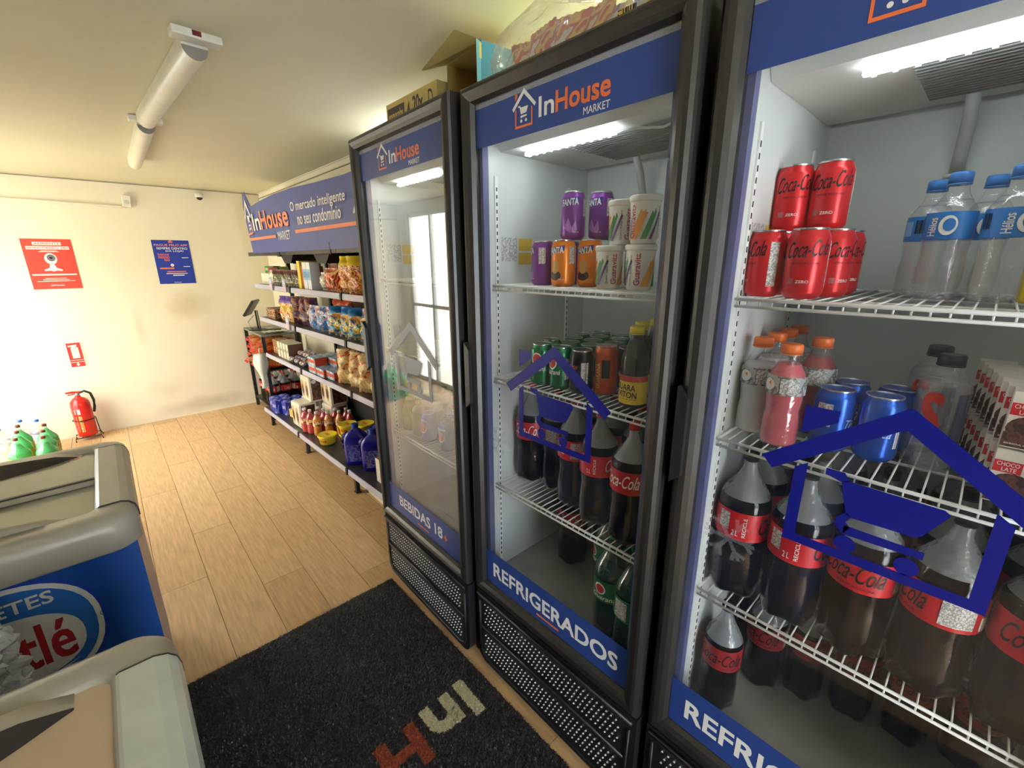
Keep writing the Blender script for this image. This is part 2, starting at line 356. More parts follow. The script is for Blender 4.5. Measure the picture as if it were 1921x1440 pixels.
def logo(mb, y, x0, z0, s, mh=ORANGE, mw=WHITE):
    """small house-with-trolley mark and word mark; s = width of the whole"""
    P = lambda l: [(x0 + a * s, z0 + b * s) for a, b in l]
    mb.flat(P([(0, .16), (.14, .285), (.28, .155), (.265, .135), (.14, .25), (.018, .138)]), y, mw) if 0 else None
    mb.flat(P([(0, .155), (.14, .285), (.14, .245), (.016, .132)]), y, mw); mb.flat(P([(.14, .285), (.28, .15), (.264, .13), (.14, .245)]), y, mw)
    mb.flat(P([(.035, .26), (.062, .26), (.062, .232), (.035, .208)]), y, mh)
    mb.flat(P([(.035, .135), (.05, .148), (.05, .018), (.035, 0)]), y, mh); mb.flat(P([(.035, 0), (.05, .018), (.225, .018), (.24, 0)]), y, mh); mb.flat(P([(.225, .018), (.225, .14), (.24, .128), (.24, 0)]), y, mh)
    mb.flat(P([(.07, .165), (.095, .165), (.105, .15), (.19, .15), (.17, .105), (.105, .1), (.09, .15), (.07, .155)]), y, mw)
    mb.flat(P([(.1, .09), (.175, .09), (.175, .078), (.1, .072)]), y, mw); disc(mb, P([(.11, .05)])[0][0], P([(.11, .05)])[0][1], .013 * s, y, mw, 12); disc(mb, P([(.165, .05)])[0][0], P([(.165, .05)])[0][1], .013 * s, y, mw, 12)
    text(mb, 'In', x0 + .31 * s, x0 + .475 * s, z0 + .035 * s, z0 + .18 * s, y, mw, .035)
    text(mb, 'House', x0 + .49 * s, x0 + s, z0 + .03 * s, z0 + .18 * s, y, mh, .04)
    text(mb, 'MARKET', x0 + .765 * s, x0 + s, z0 - .045 * s, z0 + .005 * s, y, mw, .02)
def ring(mb, prof, m):
    """mitred door frame: prof = (inset, y)"""
    R = []
    for i, y in prof:
        R.append([(i, y, ZB + i), (CW - i, y, ZB + i), (CW - i, y, ZT - i), (i, y, ZT - i)])
    V = [p for q in R for p in q]; F = []; n = len(prof)
    for j in range(n):
        j2 = (j + 1) % n
        for k in range(4): k2 = (k + 1) % 4; F.append((j * 4 + k, j * 4 + k2, j2 * 4 + k2, j2 * 4 + k))
    mb.add(V, F, m)
def cooler(fr, label, word, plus, faded, shelves, ledx):
    root = empty('display_cooler', label, 'cooler', 'glass-door display coolers', fr.o, fr.th)
    b = MB(); D0, D1 = .055, .565
    for x in (0.004, CW - .034): b.box((x, D0, .06), (x + .03, D1, 1.99), PLAST)
    b.box((.034, D1 - .02, .06), (CW - .034, D1, 1.99), PLAST); b.box((.034, D0, 1.96), (CW - .034, D1 - .02, 1.99), PLAST); b.box((.034, D0, .40), (CW - .034, D1 - .02, .43), PLAST); b.box((.034, .2, .06), (CW - .034, D1 - .02, .09), PLAST)
    b.build('cabinet', root)
    l = MB(); l.box((.034, D0, .43), (.06, .545, 1.96), LINER); l.box((CW - .06, D0, .43), (CW - .034, .545, 1.96), LINER); l.box((.06, .505, .43), (CW - .06, .545, 1.96), LINER)
    l.box((.06, D0, 1.93), (CW - .06, .505, 1.96), LINER); l.box((.06, D0, .43), (CW - .06, .505, .47), mat('grey_cooler_floor', (150, 152, 146), .5, var=.15, scale=8)); l.build('liner', root)
    for x in (.05, CW - .05):
        for y in (.1, .5): MB().lathe([(.018, 0), (.018, .012), (.009, .014), (.009, .06)], PLAST, 10, (x, y)).build('foot', root)
    # door
    d = MB(); ring(d, [(0, .05), (0, .016), (.003, .008), (.010, .002), (.018, 0), (.030, .003), (.040, .010), (T, .022), (T, .05)], FRAME)
    door = d.build('door', root); 
    MB().box((T - .004, .026, ZB + T - .004), (CW - T + .004, .030, ZT - T + .004), PANE1 if faded else PANE).build('pane', door)
    g = MB()
    for x in (T, CW - T - .013): g.box((x, .035, ZB + T), (x + .013, .054, ZT - T), BLUEIN)
    g.box((T, .035, ZB + T), (CW - T, .054, ZB + T + .012), BLUEIN); g.box((T, .035, ZT - T - .012), (CW - T, .054, ZT - T), BLUEIN); g.build('gasket', door)
    h = MB(); h.prism([(.001, 1.302), (.024, 1.278), (.024, 1.108), (.001, 1.088)], -.010, .012, PLASTM); h.build('handle', door)
    s = MB(); s.box((T + .001, .0245, 1.843), (CW - T - .001, .0255, 1.938), NAVY); s.box((T + .001, .0246, 1.938), (CW - T - .001, .0256, ZT - T), CLEARF); hd = s.build('header_film', door)
    lg = MB(); logo(lg, .0240, .194, 1.862, .294); lg.build('lettering', door)
    s = MB(); s.box((T + .001, .0245, ZB + T), (CW - T - .001, .0255, .562), NAVY); s.build('footer_film', door)
    tx = MB()
    if plus:
        text(tx, word, .146, .50, .477, .528, .0240, WHITE, .045); text(tx, '+', .508, .536, .480, .510, .0240, ORANGE, .05); rect(tx, .30, .392, .452, .459, .0240, ORANGE)
    else:
        text(tx, word, .085, .603, .468, .524, .0240, WHITE, .045); rect(tx, .298, .392, .448, .4555, .0240, ORANGE)
    tx.build('lettering', door)
    st = MB(); house_sticker(st, .0252, DEEP if not faded else mat('faded_blue_vinyl', (120, 122, 130), .4)); st.build('vinyl_emblem', door)
    if not faded:
        sf = MB(); cx, cz = .125, .995; SN = film('frost_print', (200, 206, 220), .13, .3, .03)
        for k in range(6):
            a = k * PI / 3; ca, sa = math.cos(a), math.sin(a)
            def seg(p, q, wd=.004):
                dx, dz = q[0] - p[0], q[1] - p[1]; L_ = math.hypot(dx, dz); nx, nz = -dz / L_ * wd, dx / L_ * wd
                sf.flat([(p[0] + nx, p[1] + nz), (q[0] + nx, q[1] + nz), (q[0] - nx, q[1] - nz), (p[0] - nx, p[1] - nz)], .0253, SN)
            seg((cx, cz), (cx + .05 * ca, cz + .05 * sa)); m_ = (cx + .03 * ca, cz + .03 * sa)
            for e in (-.7, .7): seg(m_, (m_[0] + .022 * math.cos(a + e), m_[1] + .022 * math.sin(a + e)))
        sf.build('snowflake_print', door)
    # lower grille
    gp = MB(); rr = .05; out = []
    for cx, cz, a0 in ((rr, .055 + rr, PI), (CW - rr, .055 + rr, 1.5 * PI)):
        for k in range(7): a = a0 + k * PI / 12; out.append((cx + rr * math.cos(a), cz + rr * math.sin(a)))
    out += [(CW, .375), (0, .375)]
    gp.prism([(max(0.0, a), b_) for a, b_ in out], .012, .055, PLASTM); gr = gp.build('grille', root)
    rim = MB(); ins = [(.02, .33), (.02, .13), (.028, .105), (.05, .085), (.075, .078), (CW - .06, .078), (CW - .035, .09), (CW - .025, .115), (CW - .02, .33)]
    rim.tube([(a, .010, b_) for a, b_ in ins], .004, PLASTM, 6); rim.tube([(.01, .006, .362), (CW / 2, .004, .362), (CW - .01, .006, .362)], .006, PLASTM, 6); rim.tube([(.03, .008, .222), (CW - .03, .008, .222)], .005, STEEL if 0 else PLASTM, 6); rim.build('grille_rim', gr)
    dk = MB(); DK = mat('dark_slot', (8, 8, 9), .6); LT = mat('punched_edge', (214, 212, 206), .3, .3)
    for z0, rows in ((.238, 5), (.098, 5)):
        for j in range(rows):
            for i in range(36):
                x = .045 + i * .0163 + (.008 if j % 2 else 0); z = z0 + j * .0195
                dk.flat([(x, z), (x + .008, z), (x + .008, z + .010), (x, z + .010)], .0115, DK)
                dk.add([(x + .001, .011, z + .009), (x + .007, .011, z + .009), (x + .006, .006, z + .012), (x + .002, .006, z + .012), (x + .004, .011, z + .014)], [(0, 1, 2, 3), (3, 2, 4), (0, 3, 4), (1, 4, 2)], LT)
    dk.build('perforation', gr, kind='stuff', recalc=False)
    # shelves of white wire
    for zs in shelves:
        m = MB(); x0, x1, y0, y1 = .064, CW - .064, .062, .495
        for y, r_, dz in ((y0, .0035, 0), (y0 - .002, .003, -.013), (.2, .003, -.006), (.34, .003, -.006), (y1, .0035, 0)): m.tube([(x0, y, zs - .0035 + dz), (x1, y, zs - .0035 + dz)], r_, WIRE, 6)
        for x in (x0, x1): m.tube([(x, y0, zs - .0035), (x, y1, zs - .0035)], .0035, WIRE, 6)
        nW = 26
        for i in range(1, nW): xx = x0 + (x1 - x0) * i / nW; m.tube([(xx, y0 - .001, zs - .014), (xx, y0 + .002, zs - .001), (xx, y1, zs - .001)], .0016, WIRE, 5)
        m.build('wire_shelf', root)
    # slotted rails, evaporator, light, drain
    m = MB()
    for x in (.060, CW - .064):
        for y in (.075, .40): m.box((x, y, .5), (x + .004, y + .012, 1.78), WIRE)
    for x in (.0645, CW - .065):
        for y in (.079, .404):
            for k in range(62): m.box((x - .0003, y, .52 + k * .02), (x + .0004, y + .004, .53 + k * .02), DK)
    m.build('slotted_rail', root)
    ev = MB(); EV = mat('evaporator_cover', (212, 216, 208), .5, var=.03); ev.prism([(.085, 1.93), (.085, 1.868), (.10, 1.845), (.47, 1.842), (.50, 1.86), (.50, 1.93)], .061, CW - .061, EV, 'x')
    ev = ev.build('evaporator_box', root)
    sl = MB()
    for i in range(16): y = .17 + i * .0155; sl.box((.24, y, 1.838), (CW - .1, y + .006, 1.8435), mat('fan_slot', (128, 132, 130), .5))
    sl.build('fan_grille', ev)
    sl = MB(); sl.box((.07, .056, 1.86), (CW - .07, .07, 1.93), EV); sl.build('valance', ev)
    ls = MB(); ls.box((ledx, .131, 1.829), (ledx + .30, .143, 1.838), LED, .002); ls = ls.build('led_strip', ev)
    for i in range(11):
        lp = MB(); lp.box((ledx + .012 + i * .0265, .134, 1.8265), (ledx + .018 + i * .0265, .140, 1.8295), LEDP); lp.build('led', ls)
    c_ = MB(); c_.tube([(ledx + .30, .137, 1.831), (ledx + .34, .15, 1.836), (ledx + .4, .17, 1.83), (.60, .15, 1.838)], .003, WIRE, 6); c_.build('cable', ev)
    p = MB(); p.tube([(.30, .42, 1.845), (.30, .45, 1.80), (.298, .478, 1.74), (.296, .50, 1.715)], .011, mat('drain_hose', (186, 190, 184), .5), 10); p.lathe([(.018, 1.705), (.018, 1.712)], EV, 12, (.296, .497)); p.build('drain_hose', root)
    lb = MB(); LY = mat('notice_yellow', (214, 180, 60), .5)
    lb.add([(.0605, .10, 1.545), (.0605, .165, 1.545), (.0605, .165, 1.615), (.0605, .10, 1.615)], [(0, 1, 2, 3)], mat('rating_plate', (196, 200, 196), .5, blobs=([(200, 204, 200), (160, 164, 162), (204, 208, 204)], 130, 0)))
    for z in (1.535, 1.577): lb.add([(.0605, .172, z), (.0605, .232, z), (.0605, .232, z + .036), (.0605, .172, z + .036)], [(0, 1, 2, 3)], LY)
    lb.build('rating_label', root, recalc=False)
    return root
cooler(F1, 'Farthest glass-door drinks cooler, lettered BEBIDAS 18+ along its foot, beside the shelving', 'BEBIDAS 18', True, True, SHELVES, .13)
cooler(F2, 'Middle glass-door cooler lettered REFRIGERADOS, with fruit-drink cups on its top shelf', 'REFRIGERADOS', False, False, SHELVES, .128)
cooler(F3, 'Nearest glass-door cooler at the right edge, with water bottles on its top shelf', 'REFRIGERADOS', False, False, SHELVES, .185)

# ============================================================ DRINKS
ALUM = mat('can_aluminium', (196, 198, 200), .25, .9, var=.05)
def can(name, body, prints, h=.122, r_=.033, slim=0):
    root = thing(name, 'can'); nb = [(.024, 0), (.027, .002), (r_ - .001, .009), (r_, .013), (r_, h - .018), (r_ - .002, h - .013), (.0275, h - .004), (.0272, h - .002)]
    MB().lathe(nb, body, 24).build('can_body', root)
    t = MB(); t.lathe([(.0278, h - .0035), (.0284, h - .001), (.0278, h), (.0262, h - .0006), (.0255, h - .004)], ALUM, 24, cap=False); t.lathe([(.0256, h - .0042), (.0001, h - .0040)], ALUM, 24, cap=False)
    lid = t.build('lid', root); tb = MB(); tb.box((-.006, -.016, h - .004), (.006, .006, h - .0022), ALUM, .0006); tb.build('pull_tab', lid)
    p = MB(); prints(p); wrap(p, r_).build('lettering', root, recalc=False)
    return root
ZR = mat('zero_red_aluminium', (206, 34, 38), .28, .35, var=.06); PUR = mat('purple_aluminium', (122, 52, 148), .28, .35); ORG = mat('orange_aluminium', (232, 130, 32), .28, .35)
GRN = mat('green_aluminium', (22, 120, 72), .26, .4); BLUC = mat('blue_aluminium', (20, 82, 190), .24, .5); DBL = mat('dark_blue_aluminium', (22, 60, 140), .26, .4); BLKC = mat('black_aluminium', (26, 26, 30), .3, .4); ROR = mat('copper_aluminium', (200, 88, 40), .28, .4)
LG = mat('label_grey', (206, 204, 196), .5, blobs=([(214, 212, 204), (150, 150, 146), (214, 212, 204)], 260, 0))
def script(p, s, x0, x1, z0, z1, m, skew=0): text(p, s, x0, x1, z0, z1, 0, m, .012, .45, skew)
def pr_zero(p):
    script(p, 'Coca-Cola', -.030, .040, .070, .098, BLACK, .006); text(p, 'ZERO AÇÚCAR', -.018, .026, .060, .065, 0, BLACK); rect(p, .046, .062, .02, .1, 0, LG); bars(p, -.075, -.058, .03, .075, 0, WHITE)
    rect(p, -.022, -.012, .026, .036, 0, mat('grey_patch', (170, 90, 90), .5)); text(p, 'ZERO', -.008, .012, .028, .033, 0, WHITE)
    script(p, 'Coca-Cola', .075, .145, .070, .098, BLACK, .006)
def pr_fanta(leaf):
    def f_(p):
        p.flat([(-.03, .082), (.022, .094), (.024, .108), (-.028, .1)], 0, mat('print_blue', (36, 60, 150), .4)); text(p, 'FANTA', -.026, .020, .084, .101, -.0003, WHITE, .04, 0, .004)
        rect(p, .036, .056, .06, .104, 0, LG); text(p, '350 ml', .006, .022, .018, .022, 0, WHITE)
        if leaf: p.flat([(-.02, .03), (-.006, .055), (.004, .03), (.014, .05), (.018, .024), (0, .018)], 0, mat('light_violet', (176, 120, 196), .4))
        else:
            disc(p, -.004, .052, .013, 0, mat('ochre_print', (196, 150, 84), .5), 18, .017); disc(p, -.004, .030, .018, 0, mat('brown_print', (60, 40, 30), .5), 18, .013)
    return f_
def pr_guar(p):
    disc(p, 0, .078, .017, 0, WHITE, 20, .02); disc(p, 0, .078, .014, -.0003, mat('berry_red', (190, 40, 40), .4), 20, .016); text(p, 'Guaraná', -.026, .028, .042, .056, -.0003, WHITE, .02, .25, .003); rect(p, .04, .055, .03, .09, 0, LG)
def pr_tonic(p): rect(p, -.038, -.012, .052, .096, 0, LG); script(p, 'Tônica', .012, .055, .05, .068, mat('silver_print', (170, 190, 220), .4, .3)); bars(p, .062, .07, .03, .1, 0, WHITE, 4)
def pr_beer(p): disc(p, 0, .06, .022, 0, WHITE, 20); disc(p, 0, .06, .019, -.0003, mat('beer_red', (196, 60, 50), .4), 20); text(p, 'ANTARCTICA', -.024, .024, .088, .096, 0, WHITE)
def pr_dark(p): text(p, 'ENERGY', -.02, .02, .07, .08, 0, ORANGE, .02); disc(p, 0, .05, .009, 0, mat('dull_white', (170, 170, 170), .5), 6); rect(p, .03, .05, .03, .09, 0, LG)
def pr_orcan(p): rect(p, .01, .032, .05, .1, 0, BLACK); rect(p, -.03, -.012, .05, .1, 0, BLACK); text(p, 'GUARANÁ', -.008, .006, .02, .09, -.0003, YEL, .02, rot=1)
CAN = {'zero': lambda: can('soda_can', ZR, pr_zero), 'purple': lambda: can('soda_can', PUR, pr_fanta(1)), 'orange': lambda: can('soda_can', ORG, pr_fanta(0)), 'green': lambda: can('soda_can', GRN, pr_guar),
       'tonic': lambda: can('soda_can', BLUC, pr_tonic), 'beer': lambda: can('beer_can', DBL, pr_beer), 'black': lambda: can('energy_drink_can', BLKC, pr_dark), 'copper': lambda: can('energy_drink_can', ROR, pr_orcan, .135)}
PETC = film('clear_pet', (225, 232, 235), .05, .04, .06, bump=.25, bscale=60); PETG = film('green_pet', (40, 130, 80), .12, .05, .06); PETL = film('bright_green_pet', (90, 210, 130), .35, .05, .06); PETK = film('frosted_neck_pet', (190, 196, 198), .42, .12, .06, bump=.3, bscale=90)
LOWER = film('lower_pet', (90, 90, 90), .0, .04, .012, bump=.06, bscale=60)
COLA = mat('cola', (10, 6, 7), .09, spec=.25, var=.1); DGRN = mat('dark_green_bottle', (12, 46, 30), .08, coat=.6, var=.1); WATER = film('water', (205, 216, 222), .09, .02, .03, bump=.6, bscale=28)
PINKL = mat('pink_liquid', (206, 84, 96), .18, coat=.4, var=.05); REDL = mat('red_liquid', (150, 30, 44), .18, coat=.4); CLOUD = mat('cloudy_liquid', (196, 200, 200), .3)
def bottle(name, H, R, shell, liquid, level, cap, band=None, prints=None, waist=0, lobes=0, capr=.014, shoulder=.62, neck=.013):
    root = thing(name, 'bottle')
    def rad(z):
        t = z / H
        if t < .03: return R * (.72 + .28 * (t / .03) ** .5)
        if t < shoulder: return R * (1 - waist * math.exp(-((t - shoulder * .52) / .07) ** 2))
        if t < .90:
            q = (t - shoulder) / (.90 - shoulder); return R + (neck - R) * (3 * q * q - 2 * q ** 3) ** .9
        return neck
    zs = [H * k / 34 for k in range(33)] + [H * .955]; zs[0] = 0.0
    fn = None
    if lobes: fn = lambda r_, z, a: (r_ * (1 - (.05 * (1 - math.cos(lobes * a)) if z < H * .1 else 0)), z + (max(0, 1 - z / (H * .06)) * .012 * (1 - math.cos(lobes * a)) / 2))
    low = LOWER if shell is PETK else shell; bo = MB(); zc = [z for z in zs if z <= level * H + .001]; zt = [z for z in zs if z >= zc[-1]]
    bo.lathe([(rad(z), z) for z in zc], low, 26 if lobes else 22, fn=fn, cap=False); bo.lathe([(rad(z), z) for z in zt], shell, 26 if lobes else 22, cap=False); bo.build('bottle_body', root)
    if liquid:
        zl = [z for z in zs if z < level * H] + [level * H]; MB().lathe([(max(.004, rad(z) - .0016), z + .0015) for z in zl], liquid, 26 if lobes else 22, fn=fn).build('drink', root)
    z0 = H * .935; c = MB(); c.lathe([(capr, z0), (capr, z0 + H * .0 + .013), (capr - .001, z0 + .0155), (capr - .003, z0 + .0165)], cap, 18); c.lathe([(capr + .0005, z0 - .003), (capr + .0005, z0 - .001)], cap, 18)
    c.build('cap', root)
    if band:
        (b0, b1, lm) = band; l = MB(); l.lathe([(rad(b0 * H + (b1 - b0) * H * k / 6) + .0009, b0 * H + (b1 - b0) * H * k / 6) for k in range(7)], lm, 26, cap=False); lb = l.build('label_band', root)
        if prints: p = MB(); prints(p, b0 * H, b1 * H); wrap(p, lambda z: rad(z) + .0012).v and None; q = wrap_fit(p, rad, (b0 + b1) / 2 * H); q.build('lettering', lb, recalc=False)
    return root
def wrap_fit(p, rad, zc):
    R0 = rad(zc); return wrap(p, R0 + .0013)
def pr_coke(m, extra=True):
    def f_(p, z0, z1):
        h = z1 - z0
        script(p, 'Coca-Cola', -.052, .052, z0 + .28 * h, z0 + .85 * h, m); rect(p, .07, .115, z0 + .12 * h, z0 + .92 * h, 0, LG); bars(p, .125, .14, z0 + .1 * h, z0 + .5 * h, 0, WHITE, 7)
        text(p, 'RECICLE', -.085, -.078, z0 + .15 * h, z0 + .85 * h, 0, WHITE, .02, rot=1); text(p, '2 L', -.105, -.093, z0 + .15 * h, z0 + .35 * h, 0, WHITE)
        if m is BLACK: rect(p, -.135, -.112, z0 + .3 * h, z0 + .9 * h, 0, LG); text(p, 'ZERO AÇÚCAR', -.02, .04, z0 + .1 * h, z0 + .2 * h, 0, BLACK)
    return f_
LRED = mat('red_label', (196, 24, 34), .35); LGRN = mat('green_label', (12, 110, 60), .4); REDCAP = mat('red_cap', (214, 44, 44), .4); BLKCAP = mat('black_cap', (34, 32, 34), .4); ORCAP = mat('orange_cap', (240, 124, 62), .4); BLUCAP = mat('blue_cap', (50, 122, 200), .4); YELCAP = mat('yellow_cap', (226, 206, 60), .4)
def pr_guara2(p, z0, z1): h = z1 - z0; disc(p, -.02, z0 + h * .6, .018, 0, WHITE); disc(p, -.02, z0 + h * .6, .014, -.0003, mat('berry_red', (190, 40, 40))); text(p, 'Guaraná', -.045, .03, z0 + .12 * h, z0 + .34 * h, -.0003, WHITE, .02, .2); rect(p, .05, .09, z0 + .1 * h, z0 + .9 * h, 0, LG)
def pr_helios(p, z0, z1):
    h = z1 - z0; text(p, 'Hélios', -.008, .004, z0 + .12 * h, z0 + .8 * h, 0, WHITE, .03, rot=1)
    disc(p, .018, z0 + .5 * h, .0115, 0, WHITE, 24, h * .36); disc(p, .0195, z0 + .52 * h, .0075, -.0003, BLUCAP, 24, h * .24); bars(p, -.035, -.022, z0 + .3 * h, z0 + .85 * h, 0, BLACK, 6); rect(p, -.055, -.04, z0 + .2 * h, z0 + .8 * h, 0, mat('pale_blue_print', (130, 180, 226), .5))
def pr_gat(p, z0, z1): h = z1 - z0; rect(p, -.004, .03, z0 + .1 * h, z0 + .9 * h, 0, LG); disc(p, -.026, z0 + .5 * h, .012, 0, WHITE, 16); p.flat([(-.03, z0 + .3 * h), (-.024, z0 + .55 * h), (-.028, z0 + .55 * h), (-.022, z0 + .75 * h), (-.021, z0 + .5 * h), (-.025, z0 + .5 * h)], -.0003, ORANGE)
def pr_viton(p, z0, z1):
    h = z1 - z0; rect(p, -.06, .06, z0 + .8 * h, z0 + h, 0, mat('brick_print', (206, 70, 50), .5)); text(p, 'GUARA', -.03, .024, z0 + .52 * h, z0 + .74 * h, -.0003, BLACK, .03, 0, -.003); text(p, 'VITON', -.022, .028, z0 + .26 * h, z0 + .48 * h, -.0003, BLACK, .03, 0, -.003)
    for k in range(6): p.flat([(-.03 + k * .01, z0 + .16 * h), (-.025 + k * .01, z0 + .2 * h), (-.02 + k * .01, z0 + .16 * h), (-.025 + k * .01, z0 + .18 * h)], -.0003, BLACK)
def pr_wat2(p, z0, z1): 
    h = z1 - z0; text(p, 'S', -.035, -.006, z0 + .2 * h, z0 + .95 * h, 0, mat('swirl_red', (206, 60, 44), .4), .05); disc(p, -.022, z0 + .38 * h, .006, -.0003, BLUCAP, 14); rect(p, .01, .04, z0 + .05 * h, z0 + .95 * h, 0, mat('violet_print', (96, 96, 130), .5)); bars(p, .014, .034, z0 + .1 * h, z0 + .2 * h, -.0003, BLACK)
GRAYLAB = mat('grey_label', (150, 152, 150), .4, blobs=([(170, 172, 170), (110, 112, 112), (176, 178, 176)], 90, .5))
BOT = {
 'cola': lambda: bottle('soda_bottle', .345, .053, PETK, COLA, .72, REDCAP, (.46, .64, LRED), pr_coke(WHITE), .05, 5, shoulder=.66),
 'bigzero': lambda: bottle('soda_bottle', .345, .053, PETK, COLA, .72, BLKCAP, (.44, .63, LRED), pr_coke(BLACK), .05, 5, shoulder=.66),
 'zerosmall': lambda: bottle('soda_bottle', .30, .043, PETK, COLA, .68, BLKCAP, (.44, .64, mat('dim_red_label', (150, 30, 34), .4)), pr_coke(BLACK), .05, 5, shoulder=.64),
 'guarana': lambda: bottle('soda_bottle', .345, .051, PETG, DGRN, .80, mat('green_cap', (40, 140, 70), .4), (.38, .58, LGRN), pr_guara2, .03, 5, shoulder=.62),
 'water': lambda: bottle('water_bottle', .20, .031, PETC, WATER, .80, BLUCAP, (.50, .71, mat('blue_wrap', (44, 124, 204), .4)), pr_helios, .06, 5, shoulder=.70, capr=.0148),
 'clear': lambda: bottle('isotonic_bottle', .20, .033, PETC, CLOUD, .74, ORCAP, (.54, .72, GRAYLAB), pr_gat, .08, 0, shoulder=.68, capr=.0185, neck=.016),
 'pink': lambda: bottle('isotonic_bottle', .20, .033, PETC, PINKL, .82, ORCAP, (.54, .72, GRAYLAB), pr_gat, .08, 0, shoulder=.68, capr=.0185, neck=.016),
 'red': lambda: bottle('isotonic_bottle', .20, .033, PETC, REDL, .82, ORCAP, (.54, .72, GRAYLAB), pr_gat, .08, 0, shoulder=.68, capr=.0185, neck=.016),
 'sport': lambda: bottle('water_bottle', .20, .034, PETC, WATER, .80, BLKCAP, (.2, .74, PETC), pr_wat2, .05, 0, shoulder=.76, capr=.018, neck=.016),
 'viton': lambda: bottle('guarana_drink_bottle', .20, .034, film('smoky_pet', (60, 60, 66), .5, .05), mat('dark_drink', (40, 34, 30), .1, coat=.5), .84, YELCAP, (.06, .42, YEL), pr_viton, .0, 0, shoulder=.6, capr=.018, neck=.015),
}
def cup():
    root = thing('drink_cup', 'cup'); W = mat('white_cup_plastic', (226, 226, 220), .4, var=.02)
    MB().lathe([(.026, 0), (.029, .003), (.034, .09), (.0335, .094)], W, 24).build('cup_body', root)
    MB().lathe([(.0355, .090), (.0365, .093), (.0365, .101), (.034, .104), (.0335, .1035)], W, 24).build('lid', root)
    p = MB(); O_ = mat('amber_print', (224, 154, 60), .5); G_ = mat('leaf_green_print', (60, 140, 84), .5); V_ = mat('violet_band', (92, 60, 140), .5); PK = mat('magenta_print', (184, 40, 84), .5)
    for k, (m, a, b) in enumerate(((O_, -.046, .019), (G_, -.019, .013), (V_, .0, .006), (O_, .050, .019), (G_, .077, .013), (V_, .096, .006))):
        p.flat([(a, .01), (a + b, .01), (a + b + .03, .086), (a + .03, .086)], 0, m)
    rect(p, -.078, -.048, .008, .086, 0, LG); bars(p, -.09, -.08, .05, .08, 0, BLACK, 5)
    text(p, 'Guaravita', -.047, -.033, .012, .084, -.0004, PK, .03, rot=1); text(p, 'Guaravita', .034, .048, .012, .084, -.0004, PK, .03, rot=1); text(p, 'Quem bebe dá 10!', .022, .028, .012, .08, -.0004, BLACK, .02, rot=1)
    wrap(p, .0325).build('lettering', root, recalc=False); return root
S1, S2, S3 = SHELVES
def P(kind, fr, x, y, z, label, group=None, rz=None):
    mk = CAN.get(kind) or BOT.get(kind) or cup
    return put(kind, mk, fr, x, y, z, random.uniform(-.5, .5) if rz is None else rz, label, group)
# nearest cooler, top shelf
G = 'red cans in the nearest cooler'
P('zero', F3, .085, .125, S1, 'red zero-sugar cola can, left front of the top shelf of the nearest cooler', None, -.9)
P('zero', F3, .155, .118, S1, 'red cola can with black script facing out, right front can, nearest cooler', None, .15)
for y in (.19, .268): P('zero', F3, .178, y, S1, 'red cola can %s behind the front pair, nearest cooler' % ('just' if y < .25 else 'farther'), G, .9)
for x, y in ((.085, .196), (.100, .265), (.170, .345)): P('zero', F3, x - (.0 if y < .3 else .03), y, S1, 'red cola can deep in the block, %s, nearest cooler' % ('second row' if y < .2 else 'third row' if y < .3 else 'fourth row'), 'hidden red cans in the nearest cooler', 1.2)
P('zero', F3, .088, .215, S1 + .122, 'left one of two red cola cans stacked on top of the block, nearest cooler', None, .3)
P('zero', F3, .15, .222, S1 + .122, 'right one of two red cola cans stacked on top of the block, nearest cooler', None, .1)
for i, (x, y, lb) in enumerate(((.325, .23, 'clear water bottle with blue cap, front left of the four'), (.395, .215, 'clear water bottle with blue cap and drop emblem, front right of the four'),
    (.292, .31, 'clear water bottle with blue cap, rear left of the four'), (.365, .315, 'clear water bottle with blue cap, rear right of the four'))):
    P('water', F3, x, y, S1, lb, 'water bottles in the nearest cooler', (-.55, -.05, .6, -.5)[i])
# nearest cooler, second shelf
for i, (x, y) in enumerate(((.095, .155), (.093, .245), (.093, .32), (.095, .395))):
    P('clear', F3, x, y, S2, ['clear isotonic bottle with orange cap, frontmost in the row by the left wall', 'second clear orange-capped isotonic bottle in the row by the left wall of the nearest cooler', 'third clear orange-capped isotonic bottle in the row by the left wall', 'rearmost clear orange-capped isotonic bottle in the row by the left wall'][i], 'clear isotonic bottles', (.3, 0, .5, .2)[i])
P('pink', F3, .158, .115, S2, 'pink isotonic bottle with orange cap at the front of the second shelf, nearest cooler', None, .1)
P('red', F3, .180, .235, S2, 'dark red isotonic bottle with orange cap behind the pink one', None, -.1)
for i, (x, y, lb) in enumerate(((.232, .165, 'blue tonic can with white nutrition panel facing out, nearest cooler'), (.301, .172, 'blue tonic can with silver script facing out, nearest cooler'), (.240, .245, 'blue tonic can behind the one with the white panel'), (.310, .25, 'blue tonic can behind the one with the silver script'))):
    P('tonic', F3, x, y, S2, lb, 'blue tonic cans', (.5, -.9, .2, .4)[i])
P('sport', F3, .372, .195, S2, 'clear water bottle with black cap and red swirl, front one of the pair', None, .35)
P('sport', F3, .352, .285, S2, 'clear water bottle with black cap and red swirl, rear one of the pair', None, .2)
